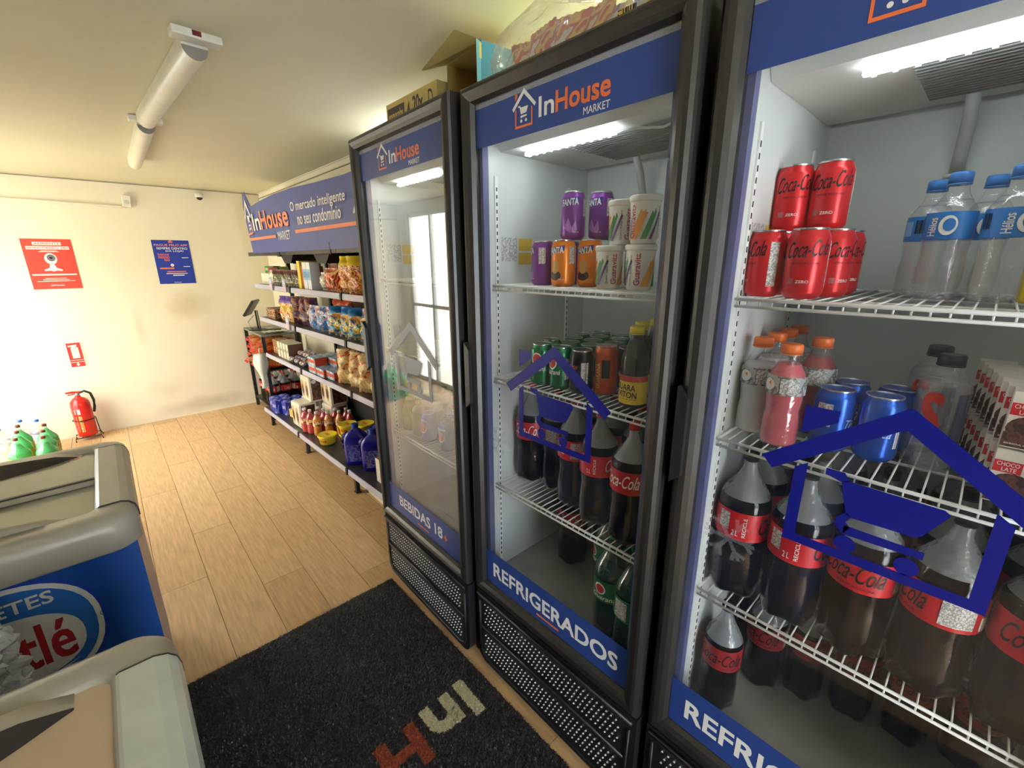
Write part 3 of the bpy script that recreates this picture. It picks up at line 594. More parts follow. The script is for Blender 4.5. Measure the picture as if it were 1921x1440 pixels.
def carton():
    root = thing('milkshake_carton', 'carton'); C_ = mat('carton_cream', (226, 220, 206), .5); K_ = mat('carton_brown', (70, 38, 30), .45, blobs=([(70, 38, 30), (96, 56, 44), (58, 30, 24)], 60, 1.2))
    MB().box((-.024, -.016, 0), (.024, .016, .085), C_, .001).build('carton_body', root)
    p = MB(); disc(p, .0, .03, .023, -.0164, K_, 20, .02); rect(p, -.0235, .0235, .002, .024, -.0163, K_); rect(p, -.023, .006, .05, .068, -.0166, RED); text(p, 'CHOCO', -.02, .003, .060, .066, -.0168, WHITE); text(p, 'LATE', -.014, .001, .052, .058, -.0168, WHITE); text(p, 'BEBIDA LÁCTEA', -.02, .018, .006, .009, -.0166, WHITE)
    rect(p, .006, .018, .072, .082, -.0166, BLACK); p.build('lettering', root, recalc=False); return root
for j in range(2):
    for i in range(8):
        put('carton', carton, F3, .470 - i * .006, .12 + i * .034, S2 + .002 + j * .088, 0, 'chocolate milk carton, %s in the %s tier at the right edge' % (('frontmost', 'second', 'third', 'fourth', 'fifth', 'sixth', 'seventh', 'rearmost')[i], 'upper' if j else 'lower'), 'chocolate milk cartons')
# yellow fruit drink pouch, top right
def pouch_yellow():
    root = thing('juice_carton', 'carton'); MB().box((-.03, -.025, 0), (.03, .025, .15), mat('yellow_carton', (236, 206, 20), .4), .003).build('carton_body', root)
    p = MB()
    for cx, cz in ((-.018, .05), (.006, .052), (.02, .05)): disc(p, cx, cz, .008, -.0256, mat('leaf_green_print', (60, 140, 84), .5), 8)
    disc(p, .0, .1, .016, -.0256, mat('salmon_print', (230, 120, 90), .5)); p.build('lettering', root, recalc=False); return root
put('yellow_carton', pouch_yellow, F3, .452, .28, S1, 0, 'yellow juice carton beside the water bottles at the photo edge')
# nearest cooler, third shelf: big zero colas
xs = (.116, .225, .332, .440, .548)
nm = ('leftmost', 'second from left', 'middle', 'second from right', 'rightmost')
for i, x in enumerate(xs): P('bigzero', F3, x, .125, S3, '%s of five large black-capped cola bottles in the front row, nearest cooler' % nm[i], 'large cola bottles, front row', (1.9, 1.7, -.2, -1.3, .1)[i])
for j, y in enumerate((.238, .350, .445)):
    for i, x in enumerate(xs): P('bigzero', F3, x, y, S3, 'large black-capped cola bottle in the %s row of the nearest cooler, %s' % (('second', 'third', 'rear')[j], nm[i]), 'large cola bottles behind the front row')
# nearest cooler, floor
P('zerosmall', F3, .116, .125, .47, 'cola bottle with red label standing alone at the left front of the cooler floor', None, .2)
for i, (x, y) in enumerate(((.17, .27), (.255, .31), (.35, .34), (.45, .36), (.55, .38))): P('zerosmall', F3, x, y, .47, 'dark bottle in the diagonal row on the nearest cooler floor, %s' % nm[i], 'dark bottles on the nearest cooler floor')
# middle cooler, top shelf
P('purple', F2, .195, .14, S1, 'purple soda can, left end of the front row, middle cooler top shelf', None, -.7)
P('purple', F2, .222, .225, S1, 'purple soda can behind the orange can, middle cooler top shelf')
P('orange', F2, .282, .13, S1, 'orange soda can with skull artwork facing out, middle cooler', None, .1)
P('orange', F2, .345, .165, S1, 'orange soda can, right one, partly behind the skull can', None, .2)
P('cup', F2, .425, .14, S1, 'white lidded fruit-drink cup next to the orange cans, lower tier', None, -.3)
P('cup', F2, .45, .23, S1, 'white lidded fruit-drink cup at the back between its neighbours, lower tier', None, .4)
P('cup', F2, .516, .135, S1, 'white lidded fruit-drink cup at the right end of the lower tier', None, -.9)
P('cup', F2, .565, .21, S1, 'white lidded fruit-drink cup hidden behind the door frame, lower tier')
P('purple', F2, .282, .165, S1 + .122, 'front purple soda can of the upper pair, middle cooler', None, .5)
P('purple', F2, .33, .225, S1 + .122, 'rear purple soda can of the upper pair, middle cooler', None, 0)
P('cup', F2, .440, .165, S1 + .1045, 'white lidded fruit-drink cup stacked on the upper tier, left', None, -.25)
P('cup', F2, .523, .130, S1 + .1045, 'white lidded fruit-drink cup stacked upside on the upper tier, right', None, .9)
# middle cooler, second shelf
k = 0
for j, y in enumerate((.12, .195, .268, .342, .415)):
    for i, x in enumerate((.185, .256, .327)):
        kd = 'green' if (i < 2 or j % 2) else 'black'
        P(kd, F2, x + (.03 if j % 2 == 0 else 0), y + i * .006, S2, '%s soda can in row %s from the door, %s column, middle cooler' % (kd if kd == 'green' else 'dark', ('one', 'two', 'three', 'four', 'five')[j], ('left', 'centre', 'right')[i]), 'soda cans on the middle cooler second shelf', random.uniform(-.4, .4))
P('copper', F2, .410, .17, S2, 'tall copper-orange can in front of the dark cans, middle cooler', None, 0)
for y in (.25, .325, .4): P('black', F2, .43, y, S2, 'dark can behind the copper-orange can, %s one' % ('nearest' if y < .3 else 'middle' if y < .35 else 'rearmost'), 'dark cans behind the copper-orange one')
P('viton', F2, .525, .13, S2, 'dark drink bottle with yellow label and yellow cap, front one', None, 0)
for y in (.205, .28): P('viton', F2, .492, y, S2, 'dark drink bottle with yellow cap, %s behind the front one' % ('directly' if y < .25 else 'second'), 'yellow-capped bottles behind', .5)
# middle cooler, third shelf
for i, (x, y) in enumerate(((.118, .18), (.215, .20), (.32, .165), (.43, .135), (.545, .118))): P('cola', F2, x, y, S3, '%s of five large red-capped cola bottles in the front row, middle cooler' % nm[i], 'large red-capped cola bottles', (.4, -1.3, -.9, 1.9, .0)[i])
for i, (x, y) in enumerate(((.26, .31), (.37, .285), (.48, .26), (.32, .42), (.44, .39), (.55, .37))): P('cola', F2, x, y, S3, 'large red-capped cola bottle behind the front row, %s, middle cooler' % ('second row left', 'second row centre', 'second row right', 'third row left', 'third row centre', 'third row right')[i], 'rear red-capped cola bottles')
# middle cooler, floor
P('cola', F2, .215, .30, .47, 'large cola bottle standing alone at the back of the middle cooler floor', None, 1.4)
P('cola', F2, .29, .40, .47, 'large cola bottle at the back behind the lone one, middle cooler floor')
P('guarana', F2, .41, .25, .47, 'dark green soda bottle, rear left of three on the middle cooler floor', None, -.3)
P('guarana', F2, .500, .13, .47, 'dark green soda bottle with green label facing out, middle cooler floor', None, .3)
P('guarana', F2, .585, .11, .47, 'dark green soda bottle with grey nutrition panel, right front of the middle cooler floor', None, -1.5)
# farthest cooler
for j, y in enumerate((.12, .20, .28)):
    for i, x in enumerate((.12, .20)): P('guarsmall', F1, x + j * .02, y, S3, 'small green-capped bottle in the farthest cooler, %s row, %s' % (('front', 'middle', 'rear')[j], ('left', 'right')[i]), 'small green-capped bottles', 0) if False else put('guarsmall', lambda: bottle('soda_bottle', .17, .031, film('pale_green_pet', (150, 190, 160), .3), mat('pale_brown_drink', (120, 140, 110), .2), .75, mat('green_cap', (40, 140, 70)), (.4, .6, LGRN), None, .03, 0), F1, x + j * .02, y, S3, 0, 'small green-capped bottle in the farthest cooler, %s row, %s' % (('front', 'middle', 'rear')[j], ('left', 'right')[i]), 'small green-capped bottles')
for i, (x, y) in enumerate(((.285, .12), (.355, .19), (.42, .12), (.49, .19), (.31, .27), (.4, .29))): P('beer', F1, x, y, S3, 'blue beer can on the farthest cooler shelf, %s' % ('front left', 'second from left', 'front centre', 'right', 'rear left', 'rear right')[i], 'blue beer cans', 0)
for i, (x, y) in enumerate(((.44, .2), (.52, .16), (.52, .28), (.58, .22))): P('guarana', F1, x, y, S3 + (.123 if 0 else 0), 'tall green bottle at the right of the farthest cooler shelf, %s' % ('front left', 'front right', 'rear left', 'rear right')[i], 'tall green bottles in the farthest cooler', 0)

# ============================================================ GONDOLA SHELVING
gd = empty('gondola_shelving', 'long dark steel shelving against the right wall under the blue store sign', 'shelving', None, FG.o, FG.th)
BAY = .914
for i in range(4):
    m = MB(); x = i * BAY; m.box((x - .012, .37, .0), (x + .018, .40, 1.66), PLASTM)
    m.build('upright', gd)
    m = MB(); m.box((x - .012, .035, 0), (x + .018, .060, .15), PLASTM); m.box((x - .012, .035, .11), (x + .018, .39, .15), PLASTM); m.box((x - .016, .03, 0), (x + .022, .066, .008), PLASTM); m.build('foot', gd)
def rail_at(x0, x1, y, zt):
    m = MB(); m.prism([(y, zt), (y - .006, zt), (y - .010, zt - .036), (y - .003, zt - .04), (y, zt - .036)], x0 + .012, x1 - .012, RAIL, 'x'); r_ = m.build('price_rail', gd)
    e = MB(); e.prism([(y, zt + .006), (y - .014, zt + .004), (y - .017, zt - .040), (y - .003, zt - .046), (y, zt - .036)], x1 - .014, x1 + .008, BLACK, 'x'); e.build('end_clip', r_)
for z, y0 in ((.19, 0.0), (.712, .09), (1.054, .09), (1.352, .09)):
    for i in range(3):
        x0 = i * BAY - (.03 if i == 0 else 0); x1 = (i + 1) * BAY
        m = MB(); m.box((x0, y0, z - .018), (x1 - .002, .37, z), DARKSHELF)
        if z > .3: m.prism([(.37, z - .018), (.37, z - .075), (.34, z - .07), (y0 + .04, z - .018)], x0, x0 + .004, PLASTM, 'x')
        m.build('shelf', gd); rail_at(x0, x1, y0, z + .004)
for i, (z0, z1) in enumerate(((.21, .69), (.21, 1.03), (.21, 1.05))):
    m = MB(); m.box((i * BAY + .02, .385, z0), ((i + 1) * BAY - .014, .392, z1), DARKSHELF); m.build('back_panel', gd)
for i in range(3):      # canopy under the sign
    x0 = i * BAY - (.06 if i == 0 else 0)
    m = MB(); m.box((x0, .09, 1.600), ((i + 1) * BAY - .003, .37, 1.612), PLASTM); m.box((x0, .082, 1.596), ((i + 1) * BAY - .003, .09, 1.628), DARKSHELF); m.build('canopy', gd)
for i in range(3):
    m = MB(); x = (i + (.55 if i else .80)) * BAY; m.prism([(x - .14, 1.598), (x + .14, 1.598), (x + .07, 1.535), (x - .07, 1.535)], .15, .36, BLACK); m.lathe([(.012, 1.53), (.012, 1.536)], STEEL, 10, (x, .2)); m.build('bracket', gd)
m = MB(); m.box((1.74, .078, 1.59), (1.755, .092, 1.66), BLACK); m.box((.74, .078, 1.585), (.80, .092, 1.65), BLACK); m.build('sign_clip', gd)
# sign
sg = empty('store_sign', 'long blue cut-out sign board with house mark and slogan above the shelving', 'sign', None, FG.o, FG.th)
def wave(x): return .075 - .02 * math.sin(x * 2.3)
SIGNB = mat('sign_blue', (74, 88, 158), .4, var=.03, scale=2)
top = [(.04, 1.98), (.055, 2.03), (.085, 2.10), (.145, 2.11), (.30, 1.985), (.34, 1.985), (.6, 2.0), (.9, 2.015), (1.25, 2.022), (1.6, 2.014), (2.0, 2.01), (2.4, 2.02), (2.72, 2.01)]
bot = [(.115 - .0, 1.62) if a < .12 else (a, 1.62) for a, b in top]
m = MB(); n = len(top); V = []
for y_ in (0, .004):
    for (a, b) in top: V.append((a, wave(a) + y_ - .02 * 0, b))
    for (a, b) in bot: V.append((a, .078 + y_, b))
F = []
for i in range(n - 1):
    F += [(i, i + 1, n + i + 1, n + i), (2 * n + i, 3 * n + i, 3 * n + i + 1, 2 * n + i + 1), (i, 2 * n + i, 2 * n + i + 1, i + 1), (n + i, n + i + 1, 3 * n + i + 1, 3 * n + i)]
F += [(0, n, 3 * n, 2 * n), (n - 1, 3 * n - 1, 4 * n - 1, 2 * n - 1)]
m.add(V, F, SIGNB); m.build('sign_board', sg)
def on_sign(mb):
    def ylim(x, z):
        for i in range(n - 1):
            if top[i][0] <= x <= top[i + 1][0] or i == n - 2:
                t = (x - top[i][0]) / (top[i + 1][0] - top[i][0]); yt = wave(top[i][0]) * (1 - t) + wave(top[i + 1][0]) * t; zt = top[i][1] * (1 - t) + top[i + 1][1] * t
                k = (z - 1.62) / (zt - 1.62); return .078 * (1 - k) + yt * k
    mb.v = [Vector((p[0], ylim(p[0], p[2]) - .008 + p[1], p[2])) for p in mb.v]; return mb
sgo = mat('sign_orange', (240, 140, 100), .45)
m = MB(); P_ = lambda l: l
m.flat([(.075, 1.90), (.155, 2.05), (.155, 2.00), (.09, 1.885)], 0, WHITE); m.flat([(.155, 2.05), (.275, 1.91), (.262, 1.89), (.155, 2.00)], 0, WHITE)
m.flat([(.072, 1.96), (.092, 2.0), (.092, 1.96), (.072, 1.925)], 0, sgo); m.flat([(.105, 1.765), (.255, 1.775), (.25, 1.79), (.105, 1.78)], 0, sgo); m.flat([(.245, 1.88), (.255, 1.87), (.255, 1.775), (.245, 1.78)], 0, sgo)
m.flat([(.14, 1.93), (.165, 1.92), (.225, 1.92), (.215, 1.87), (.17, 1.865), (.15, 1.915)], 0, WHITE); m.flat([(.165, 1.85), (.22, 1.85), (.22, 1.84), (.165, 1.835)], 0, WHITE); disc(m, .175, 1.815, .012, 0, WHITE, 12); disc(m, .212, 1.818, .012, 0, WHITE, 12)
text(m, 'In', .30, .50, 1.795, 1.925, 0, WHITE, .035); text(m, 'House', .52, 1.13, 1.79, 1.93, 0, sgo, .04); text(m, 'MARKET', .87, 1.125, 1.702, 1.762, 0, WHITE, .012)
text(m, 'O mercado inteligente', 1.20, 2.02, 1.858, 1.935, 0, WHITE, .02); text(m, 'no seu condomínio', 1.30, 1.955, 1.785, 1.86, 0, WHITE, .02)
rect(m, .115, .82, 1.722, 1.742, 0, sgo); rect(m, 1.23, 2.5, 1.735, 1.757, 0, sgo); text(m, 'pagou', 2.12, 2.35, 1.80, 1.86, 0, WHITE, .02) if 0 else m.flat([(2.11, 1.80), (2.14, 1.85), (2.16, 1.85), (2.15, 1.80)], 0, WHITE)
on_sign(m).build('lettering', sg, recalc=False)

# packaging builders
def pillow(name, cat, w_, h, t, m, m2=None, words=None, lean=0, crimp=.012, seed=0, wc=WHITE):
    root = thing(name, cat); b = MB(); nx, nz = 12, 16; rg = random.Random(seed + int(w_ * 1e3) + int(h * 7e3))
    ph = [rg.uniform(0, 6) for _ in range(6)]
    def S(side):
        V = []
        for j in range(nz + 1):
            for i in range(nx + 1):
                a = i / nx; c = j / nz; e = min(1, max(0, (c * h - crimp) / (h * .18))) * min(1, max(0, ((1 - c) * h - crimp) / (h * .18)))
                d = t / 2 * (max(0, math.sin(PI * a)) ** .55) * (math.sin(PI / 2 * e) ** .7)
                wr = .10 * t * math.sin(9 * a + ph[0] + 4 * c) * math.sin(11 * c + ph[1] + side) + .06 * t * math.sin(23 * c + ph[2] + 7 * a); wr *= e
                pinch = 1 - .10 * (1 - e) * 0 - .06 * math.sin(PI * c) * (1 if e > 0 else 0) + .05 * (1 - e)
                V.append(((a - .5) * w_ * pinch, (d + wr * (1 if 0 < a < 1 else 0)) * side + .0004 * side, c * h + (.003 * (i % 2) if j in (0, nz) else 0)))
        return V
    F = [(j * (nx + 1) + i, j * (nx + 1) + i + 1, (j + 1) * (nx + 1) + i + 1, (j + 1) * (nx + 1) + i) for j in range(nz) for i in range(nx)]
    F1_ = [q for q in F if not (m2 and (q[0] // (nx + 1)) >= nz * .72)]; F2_ = [q for q in F if (m2 and (q[0] // (nx + 1)) >= nz * .72)]
    L_ = Matrix.Rotation(-lean, 4, 'X') @ Matrix.Translation((0, 0, 0)); b.T = L_
    for side in (-1, 1):
        V = S(side); b.add(V, F1_, m, True)
        if F2_: b.add(V, F2_, m2, True)
    b.build('bag', root)
    if words:
        tt = MB(); tt.T = L_; text(tt, words, -w_ * .34, w_ * .34, h * .58, h * .70, -t / 2 - .006, wc, .04, .1, .004); tt.build('lettering', root, recalc=False)
    return root
def carton_box(name, cat, w_, d, h, m, mside=None, words=None, wc=WHITE, band=None, mt=None):
    root = thing(name, cat); b = MB(); b.box((-w_ / 2, -d / 2, 0), (w_ / 2, d / 2, h), m, .0015); b.build('box_body', root)
    p = MB()
    if mside: p.add([(w_ / 2 + .0004, -d / 2 + .002, .002), (w_ / 2 + .0004, d / 2 - .002, .002), (w_ / 2 + .0004, d / 2 - .002, h - .002), (w_ / 2 + .0004, -d / 2 + .002, h - .002)], [(0, 1, 2, 3)], mside)
    if mt: p.add([(-w_ / 2 + .002, -d / 2 + .002, h + .0004), (w_ / 2 - .002, -d / 2 + .002, h + .0004), (w_ / 2 - .002, d / 2 - .002, h + .0004), (-w_ / 2 + .002, d / 2 - .002, h + .0004)], [(0, 1, 2, 3)], mt)
    if band: rect(p, -w_ / 2 + .001, w_ / 2 - .001, h * .35, h * .75, -d / 2 - .0004, band)
    if words: text(p, words, -w_ * .38, w_ * .38, h * .45, h * .65, -d / 2 - .0008, wc, .03)
    if p.v: p.build('printed_panel', root, recalc=False)
    return root
def M2(n, c, cols, s, d, rough=.35): return mat(n, c, rough, blobs=(cols, s, d))
purple = M2('snack_purple', (96, 60, 140), [(92, 58, 138), (238, 190, 60), (222, 170, 50), (236, 226, 200), (200, 80, 50)], 16, 1.5)
dpur = M2('dark_purple_film', (60, 34, 66), [(60, 34, 66), (84, 46, 84), (50, 26, 56), (176, 110, 60)], 22, 2)
blueb = M2('snack_blue', (30, 96, 190), [(28, 84, 180), (80, 160, 220), (26, 70, 170), (210, 220, 226), (220, 130, 110)], 26, 2)
blyel = M2('snack_blue_yellow', (32, 112, 170), [(26, 100, 168), (40, 140, 190), (236, 214, 110), (196, 130, 70), (30, 90, 150)], 15, 1.6)
redyel = M2('snack_red_yellow', (214, 50, 40), [(206, 40, 34), (236, 200, 60), (210, 44, 36), (244, 226, 180), (190, 40, 40)], 18, 1.8)
redb = M2('snack_red', (206, 40, 36), [(204, 38, 34), (214, 52, 40), (240, 214, 140), (200, 36, 34), (170, 90, 70)], 14, 1.2)
cream = M2('snack_cream', (226, 196, 140), [(228, 202, 150), (214, 168, 96), (232, 212, 166), (222, 178, 110), (205, 60, 44)], 16, 1.1)
white_pk = M2('white_pack', (232, 226, 210), [(234, 230, 218), (228, 220, 204), (222, 212, 190)], 8, 1)
brownp = M2('brown_photo', (70, 44, 38), [(58, 36, 34), (84, 52, 42), (120, 80, 56), (50, 30, 30)], 22, 1)
milk = M2('milk_blue', (34, 44, 168), [(34, 40, 168), (44, 56, 186), (34, 44, 172), (160, 168, 222)], 18, .5)
olive = M2('olive_stripe', (96, 92, 60), [(92, 88, 58), (196, 186, 150), (60, 58, 44), (120, 112, 80)], 40, .2)
cookie = M2('cookie_wrap', (110, 150, 190), [(120, 160, 196), (214, 216, 206), (84, 130, 180), (196, 150, 90), (150, 50, 50)], 34, 1.5)
cookie2 = M2('cookie_wrap_warm', (190, 150, 110), [(200, 160, 110), (232, 226, 210), (150, 44, 50), (96, 130, 180), (70, 44, 40)], 34, 1.5)
ORB = mat('orange_red_box', (206, 70, 38), .5); LBOX = M2('pale_blue_box', (170, 196, 214), [(176, 200, 218), (110, 156, 196), (200, 214, 222)], 20, .6)
KRAFT = mat('kraft_board', (176, 132, 96), .8, var=.08); PB = mat('purple_brown_board', (92, 44, 56), .5, blobs=([(88, 42, 54), (110, 56, 60), (200, 150, 90), (80, 38, 50)], 30, .5))
z1_, z2_, z3_, z4_ = 1.353, 1.055, .713, .191
def Q(key, mk, x, y, z, label, group=None, rz=0.0): return put(key, mk, FG, x, y, z, rz, label, group)
# top shelf, left to right
def tray():
    root = thing('white_bin', 'bin'); m = MB(); W_ = mat('bin_white', (230, 222, 200), .6)
    m.box((-.12, -.1, 0), (.12, .1, .006), W_)
    for a in ((-.12, -.1, -.115, .1), (.115, -.1, .12, .1), (-.115, -.1, .115, -.095), (-.115, .095, .115, .1)): m.box((a[0], a[1], .006), (a[2], a[3], .095), W_)
    m.build('bin_body', root); return root
Q('tray', tray, .10, .25, z1_, 'small white open bin at the left end of the top shelf')
Q('gb', lambda: carton_box('tea_box', 'box', .13, .07, .06, mat('leaf_green_box', (50, 150, 70), .5), words='CHÁ', band=mat('pale_green', (150, 200, 110), .5)), .03, .24, z1_ + .0965, 'green tea box on top of the white bin', None, .3)
Q('lg', lambda: carton_box('tea_box', 'box', .12, .07, .055, mat('lime_box', (176, 202, 80), .5), band=mat('pale_green', (150, 200, 110), .5)), .16, .29, z1_ + .0965, 'lime green box behind the pink one on the white bin', None, -.2)
Q('pk', lambda: carton_box('tea_box', 'box', .15, .07, .05, mat('salmon_box', (226, 110, 84), .5), words='TEA', band=RED), .16, .20, z1_ + .0965, 'salmon pink box lying over the right of the white bin', None, -.25)
Q('wb', lambda: pillow('pasta_bag', 'bag', .11, .125, .05, M2('pasta_blue', (110, 140, 190), [(222, 214, 196), (96, 130, 190), (236, 226, 208), (226, 190, 120)], 24, 1)), .30, .15, z1_, 'small blue and white pouch left of the striped pouches')
for i in range(7): Q('ol', lambda: pillow('coffee_pouch', 'bag', .10, .13, .045, olive, mat('maroon_header', (92, 40, 36), .5)), .40 + i * .086, .16 + .01 * (i % 2), z1_, 'olive striped pouch with maroon top, %s from the left on the top shelf' % ('first', 'second', 'third', 'fourth', 'fifth', 'sixth', 'seventh')[i], 'striped pouches on the top shelf', .5)
Q('yb', lambda: carton_box('cereal_box', 'box', .05, .16, .20, mat('bright_yellow_box', (240, 206, 50), .45), mside=mat('yellow_side', (244, 218, 80), .45)), 1.035, .20, z1_, 'tall narrow yellow box on the top shelf')
Q('ob', lambda: carton_box('cereal_box', 'box', .05, .14, .16, mat('orange_tall_box', (224, 106, 50), .45), mside=mat('salmon_side', (230, 130, 90), .5)), 1.095, .20, z1_, 'orange box between the yellow box and milk cartons')
for i in range(2): Q('mk', lambda: carton_box('milk_carton', 'carton', .068, .07, .19, mat('milk_white', (228, 232, 236), .4), words='LEITE', wc=mat('milk_blue_print', (90, 150, 206), .4), band=mat('milk_sky', (150, 196, 226), .4)), 1.165 + i * .075, .15, z1_, ('left' if i == 0 else 'right') + ' of two white and blue milk cartons on the top shelf', 'milk cartons on the top shelf')
for i in range(2):
    for j in range(2): Q('kb', lambda: carton_box('brown_box', 'box', .155, .12, .095, KRAFT, words='CAFÉ' if 0 else None, band=mat('kraft_band', (150, 104, 76), .7)), 1.38 + i * .165, .295, z1_ + j * .0955, 'plain brown box behind the snack bags, %s %s' % (('lower', 'upper')[j], ('left', 'right')[i]), 'plain brown boxes on the top shelf')
Q('wbag', lambda: pillow('sugar_bag', 'bag', .12, .12, .08, white_pk, seed=4), 1.42, .17, z1_, 'plump white bag in front of the brown boxes', None, .2)
for i, (x, y) in enumerate(((1.53, .17), (1.64, .14))): Q('rb', lambda: pillow('snack_bag', 'bag', .13, .15, .09, redb, seed=2), x, y, z1_, ('left' if i == 0 else 'right') + ' of two red snack bags with cream artwork, top shelf', 'red snack bags', (.35, .05)[i])
for i, (x, y, z) in enumerate(((1.79, .16, 0), (1.95, .15, 0), (1.74, .29, .0), (1.92, .28, 0), (2.10, .17, 0))): Q('ry', lambda: pillow('snack_bag', 'bag', .155, .225, .09, redyel, YEL, seed=8), x, y, z1_, 'red and yellow snack bag at the top shelf right end, %s' % ('front left', 'front middle', 'back left', 'back middle', 'front right')[i], 'red and yellow snack bags', (.15, .4, 0, .2, .3)[i])
# price tags
def price_tag():
    root = thing('price_tag', 'tag'); m = MB(); TG = mat('lilac_tag', (176, 178, 214), .5); m.box((-.035, -.002, -.045), (.035, 0, .055), TG); m.build('card', root)
    p = MB(); rect(p, -.03, .03, -.04, .0, -.0024, mat('tag_salmon', (216, 176, 170), .5)); rect(p, -.028, .02, .02, .028, -.0024, WHITE); rect(p, -.028, .01, .035, .042, -.0024, WHITE); p.build('printed_panel', root, recalc=False); return root
Q('pt', price_tag, .50, .070, z1_ + .01, 'left lilac price tag clipped to the top shelf rail'); Q('pt', price_tag, .83, .070, z1_ + .01, 'right lilac price tag clipped to the top shelf rail'); Q('pt', price_tag, .78, .070, z2_ + .01, 'lilac price tag clipped to the second shelf rail')
# second shelf
for j in range(2): Q('pbx', lambda: carton_box('chocolate_box', 'box', .24, .14, .045, PB, words='CHOCO', mt=mat('dark_red_board', (120, 34, 34), .5)), .19 + .01 * j, .19, z2_ + j * .0455, ('upper' if j else 'lower') + ' purple brown chocolate box at the left of the second shelf', 'chocolate boxes')
Q('rbx', lambda: carton_box('chocolate_box', 'box', .2, .08, .12, mat('dark_red_board', (120, 34, 34), .5), words='BIS', band=RED), .22, .32, z2_, 'dark red box standing behind the purple chocolate boxes')
for i in range(2): Q('pu', lambda: pillow('snack_bag', 'bag', .14, .215, .08, purple, mat('violet_top', (108, 78, 158), .35), words=None, seed=3), .52 + i * .125, .155 + .012 * i, z2_, '%s yellow snack bag with violet top on the second shelf' % ('left', 'right')[i], 'yellow and violet snack bags', .25)
for i in range(3): Q('dp', lambda: pillow('snack_bag', 'bag', .125, .225, .08, dpur, seed=5), .80 + i * .105, .165 + .012 * i, z2_, '%s dark purple snack bag on the second shelf' % ('first', 'second', 'third', 'fourth')[i], 'dark purple snack bags', (.5, .15, .45, .2)[i])
for i in range(2): Q('po', lambda: pillow('popcorn_bag', 'bag', .16, .235, .07, redyel, mat('orange_top', (230, 100, 50), .4), words='POP', wc=YEL, seed=6), 1.24 + i * .13, .31, z2_, ('left' if i == 0 else 'right') + ' orange and yellow popcorn bag standing behind the blue bags', 'popcorn bags', .1)
for i in range(3): Q('bb', lambda: pillow('snack_bag', 'bag', .14, .18, .08, blueb, seed=9), 1.17 + i * .13, .15 + .015 * i, z2_, '%s blue snack bag with pale artwork on the second shelf' % ('left', 'middle', 'right')[i], 'blue snack bags', (.1, .45, .2)[i])
for i in range(4): Q('by', lambda: pillow('snack_bag', 'bag', .155, .20, .085, blyel, mat('blue_top', (40, 120, 190), .35), seed=11, lean=.2), 1.55 + i * .145, .165, z2_, '%s leaning blue and yellow snack bag on the second shelf' % ('first', 'second', 'third', 'fourth')[i], 'blue and yellow snack bags', (.75, .4, .65, .3)[i])
Q('crb', lambda: pillow('chip_bag', 'bag', .20, .22, .075, cream, seed=12), 2.12, .16, z2_, 'cream chip bag at the far right of the second shelf', None, .4)
# third shelf
for i in range(3): Q('ocb', lambda: carton_box('spice_box', 'box', .05, .1, .13, M2('amber_box', (190, 110, 60), [(170, 84, 50), (206, 140, 80), (120, 60, 44), (226, 200, 150)], 30, .8)), .03 + i * .06, .20, z3_, '%s amber and brown box at the left end of the third shelf' % ('left', 'middle', 'right')[i], 'amber boxes')
for i in range(4): Q('crx', lambda: carton_box('filter_box', 'box', .06, .13, .14, mat('ivory_box', (226, 220, 196), .5), mside=mat('cocoa_side', (110, 74, 54), .5), words='CAFÉ', wc=mat('cocoa_print', (120, 84, 60), .5)), .25 + i * .075, .19, z3_, '%s ivory box with brown side on the third shelf' % ('first', 'second', 'third', 'fourth')[i], 'ivory boxes')
rg = random.Random(5)
def cookie_pack(m_):
    root = thing('biscuit_packet', 'packet'); m = MB(); m.T = Matrix.Rotation(PI / 2, 4, 'Y') @ Matrix.Translation((-.021, 0, -.055))
    m.lathe([(.002, 0), (.012, .004), (.020, .014), (.021, .02), (.021, .09), (.020, .096), (.012, .106), (.002, .11)], m_, 12); m.build('wrapper', root)
    e = MB(); e.T = Matrix.Translation((0, 0, .021))
    for s_ in (-1, 1): e.add([(s_ * .052, -.014, 0), (s_ * .052, .014, 0), (s_ * .064, .017, .002), (s_ * .064, -.017, .002)], [(0, 1, 2, 3)], m_)
    e.build('crimped_end', root, recalc=False); return root
kk = 0
names = iter('one two three four five six seven eight nine ten eleven twelve thirteen fourteen fifteen sixteen seventeen eighteen nineteen twenty'.split())
for x, col in ((.56, 'first'), (.69, 'second'), (.82, 'third'), (.95, 'fourth')):
    for y, zz, rown in ((.135, 0, 'front'), (.19, 0, 'second'), (.245, 0, 'third'), (.30, 0, 'back'), (.218, .040, 'upper front'), (.274, .040, 'upper back')):
        kd = kk % 2; kk += 1
        if x > .9 and y < .2: continue
        Q('ck%d' % kd, lambda kd=kd: cookie_pack(cookie if kd else cookie2), x, y, z3_ + .001 + zz, '%s biscuit packet, %s column, %s row of the third shelf pile' % ('bluish' if kd else 'tan', col, rown), 'biscuit packets on the third shelf', rg.uniform(-.12, .12))
Q('bk', lambda: pillow('refuse_bag_pack', 'bag', .12, .17, .07, mat('black_film', (30, 26, 30), .3)), 1.12, .33, z3_, 'black film bag standing at the back of the third shelf')
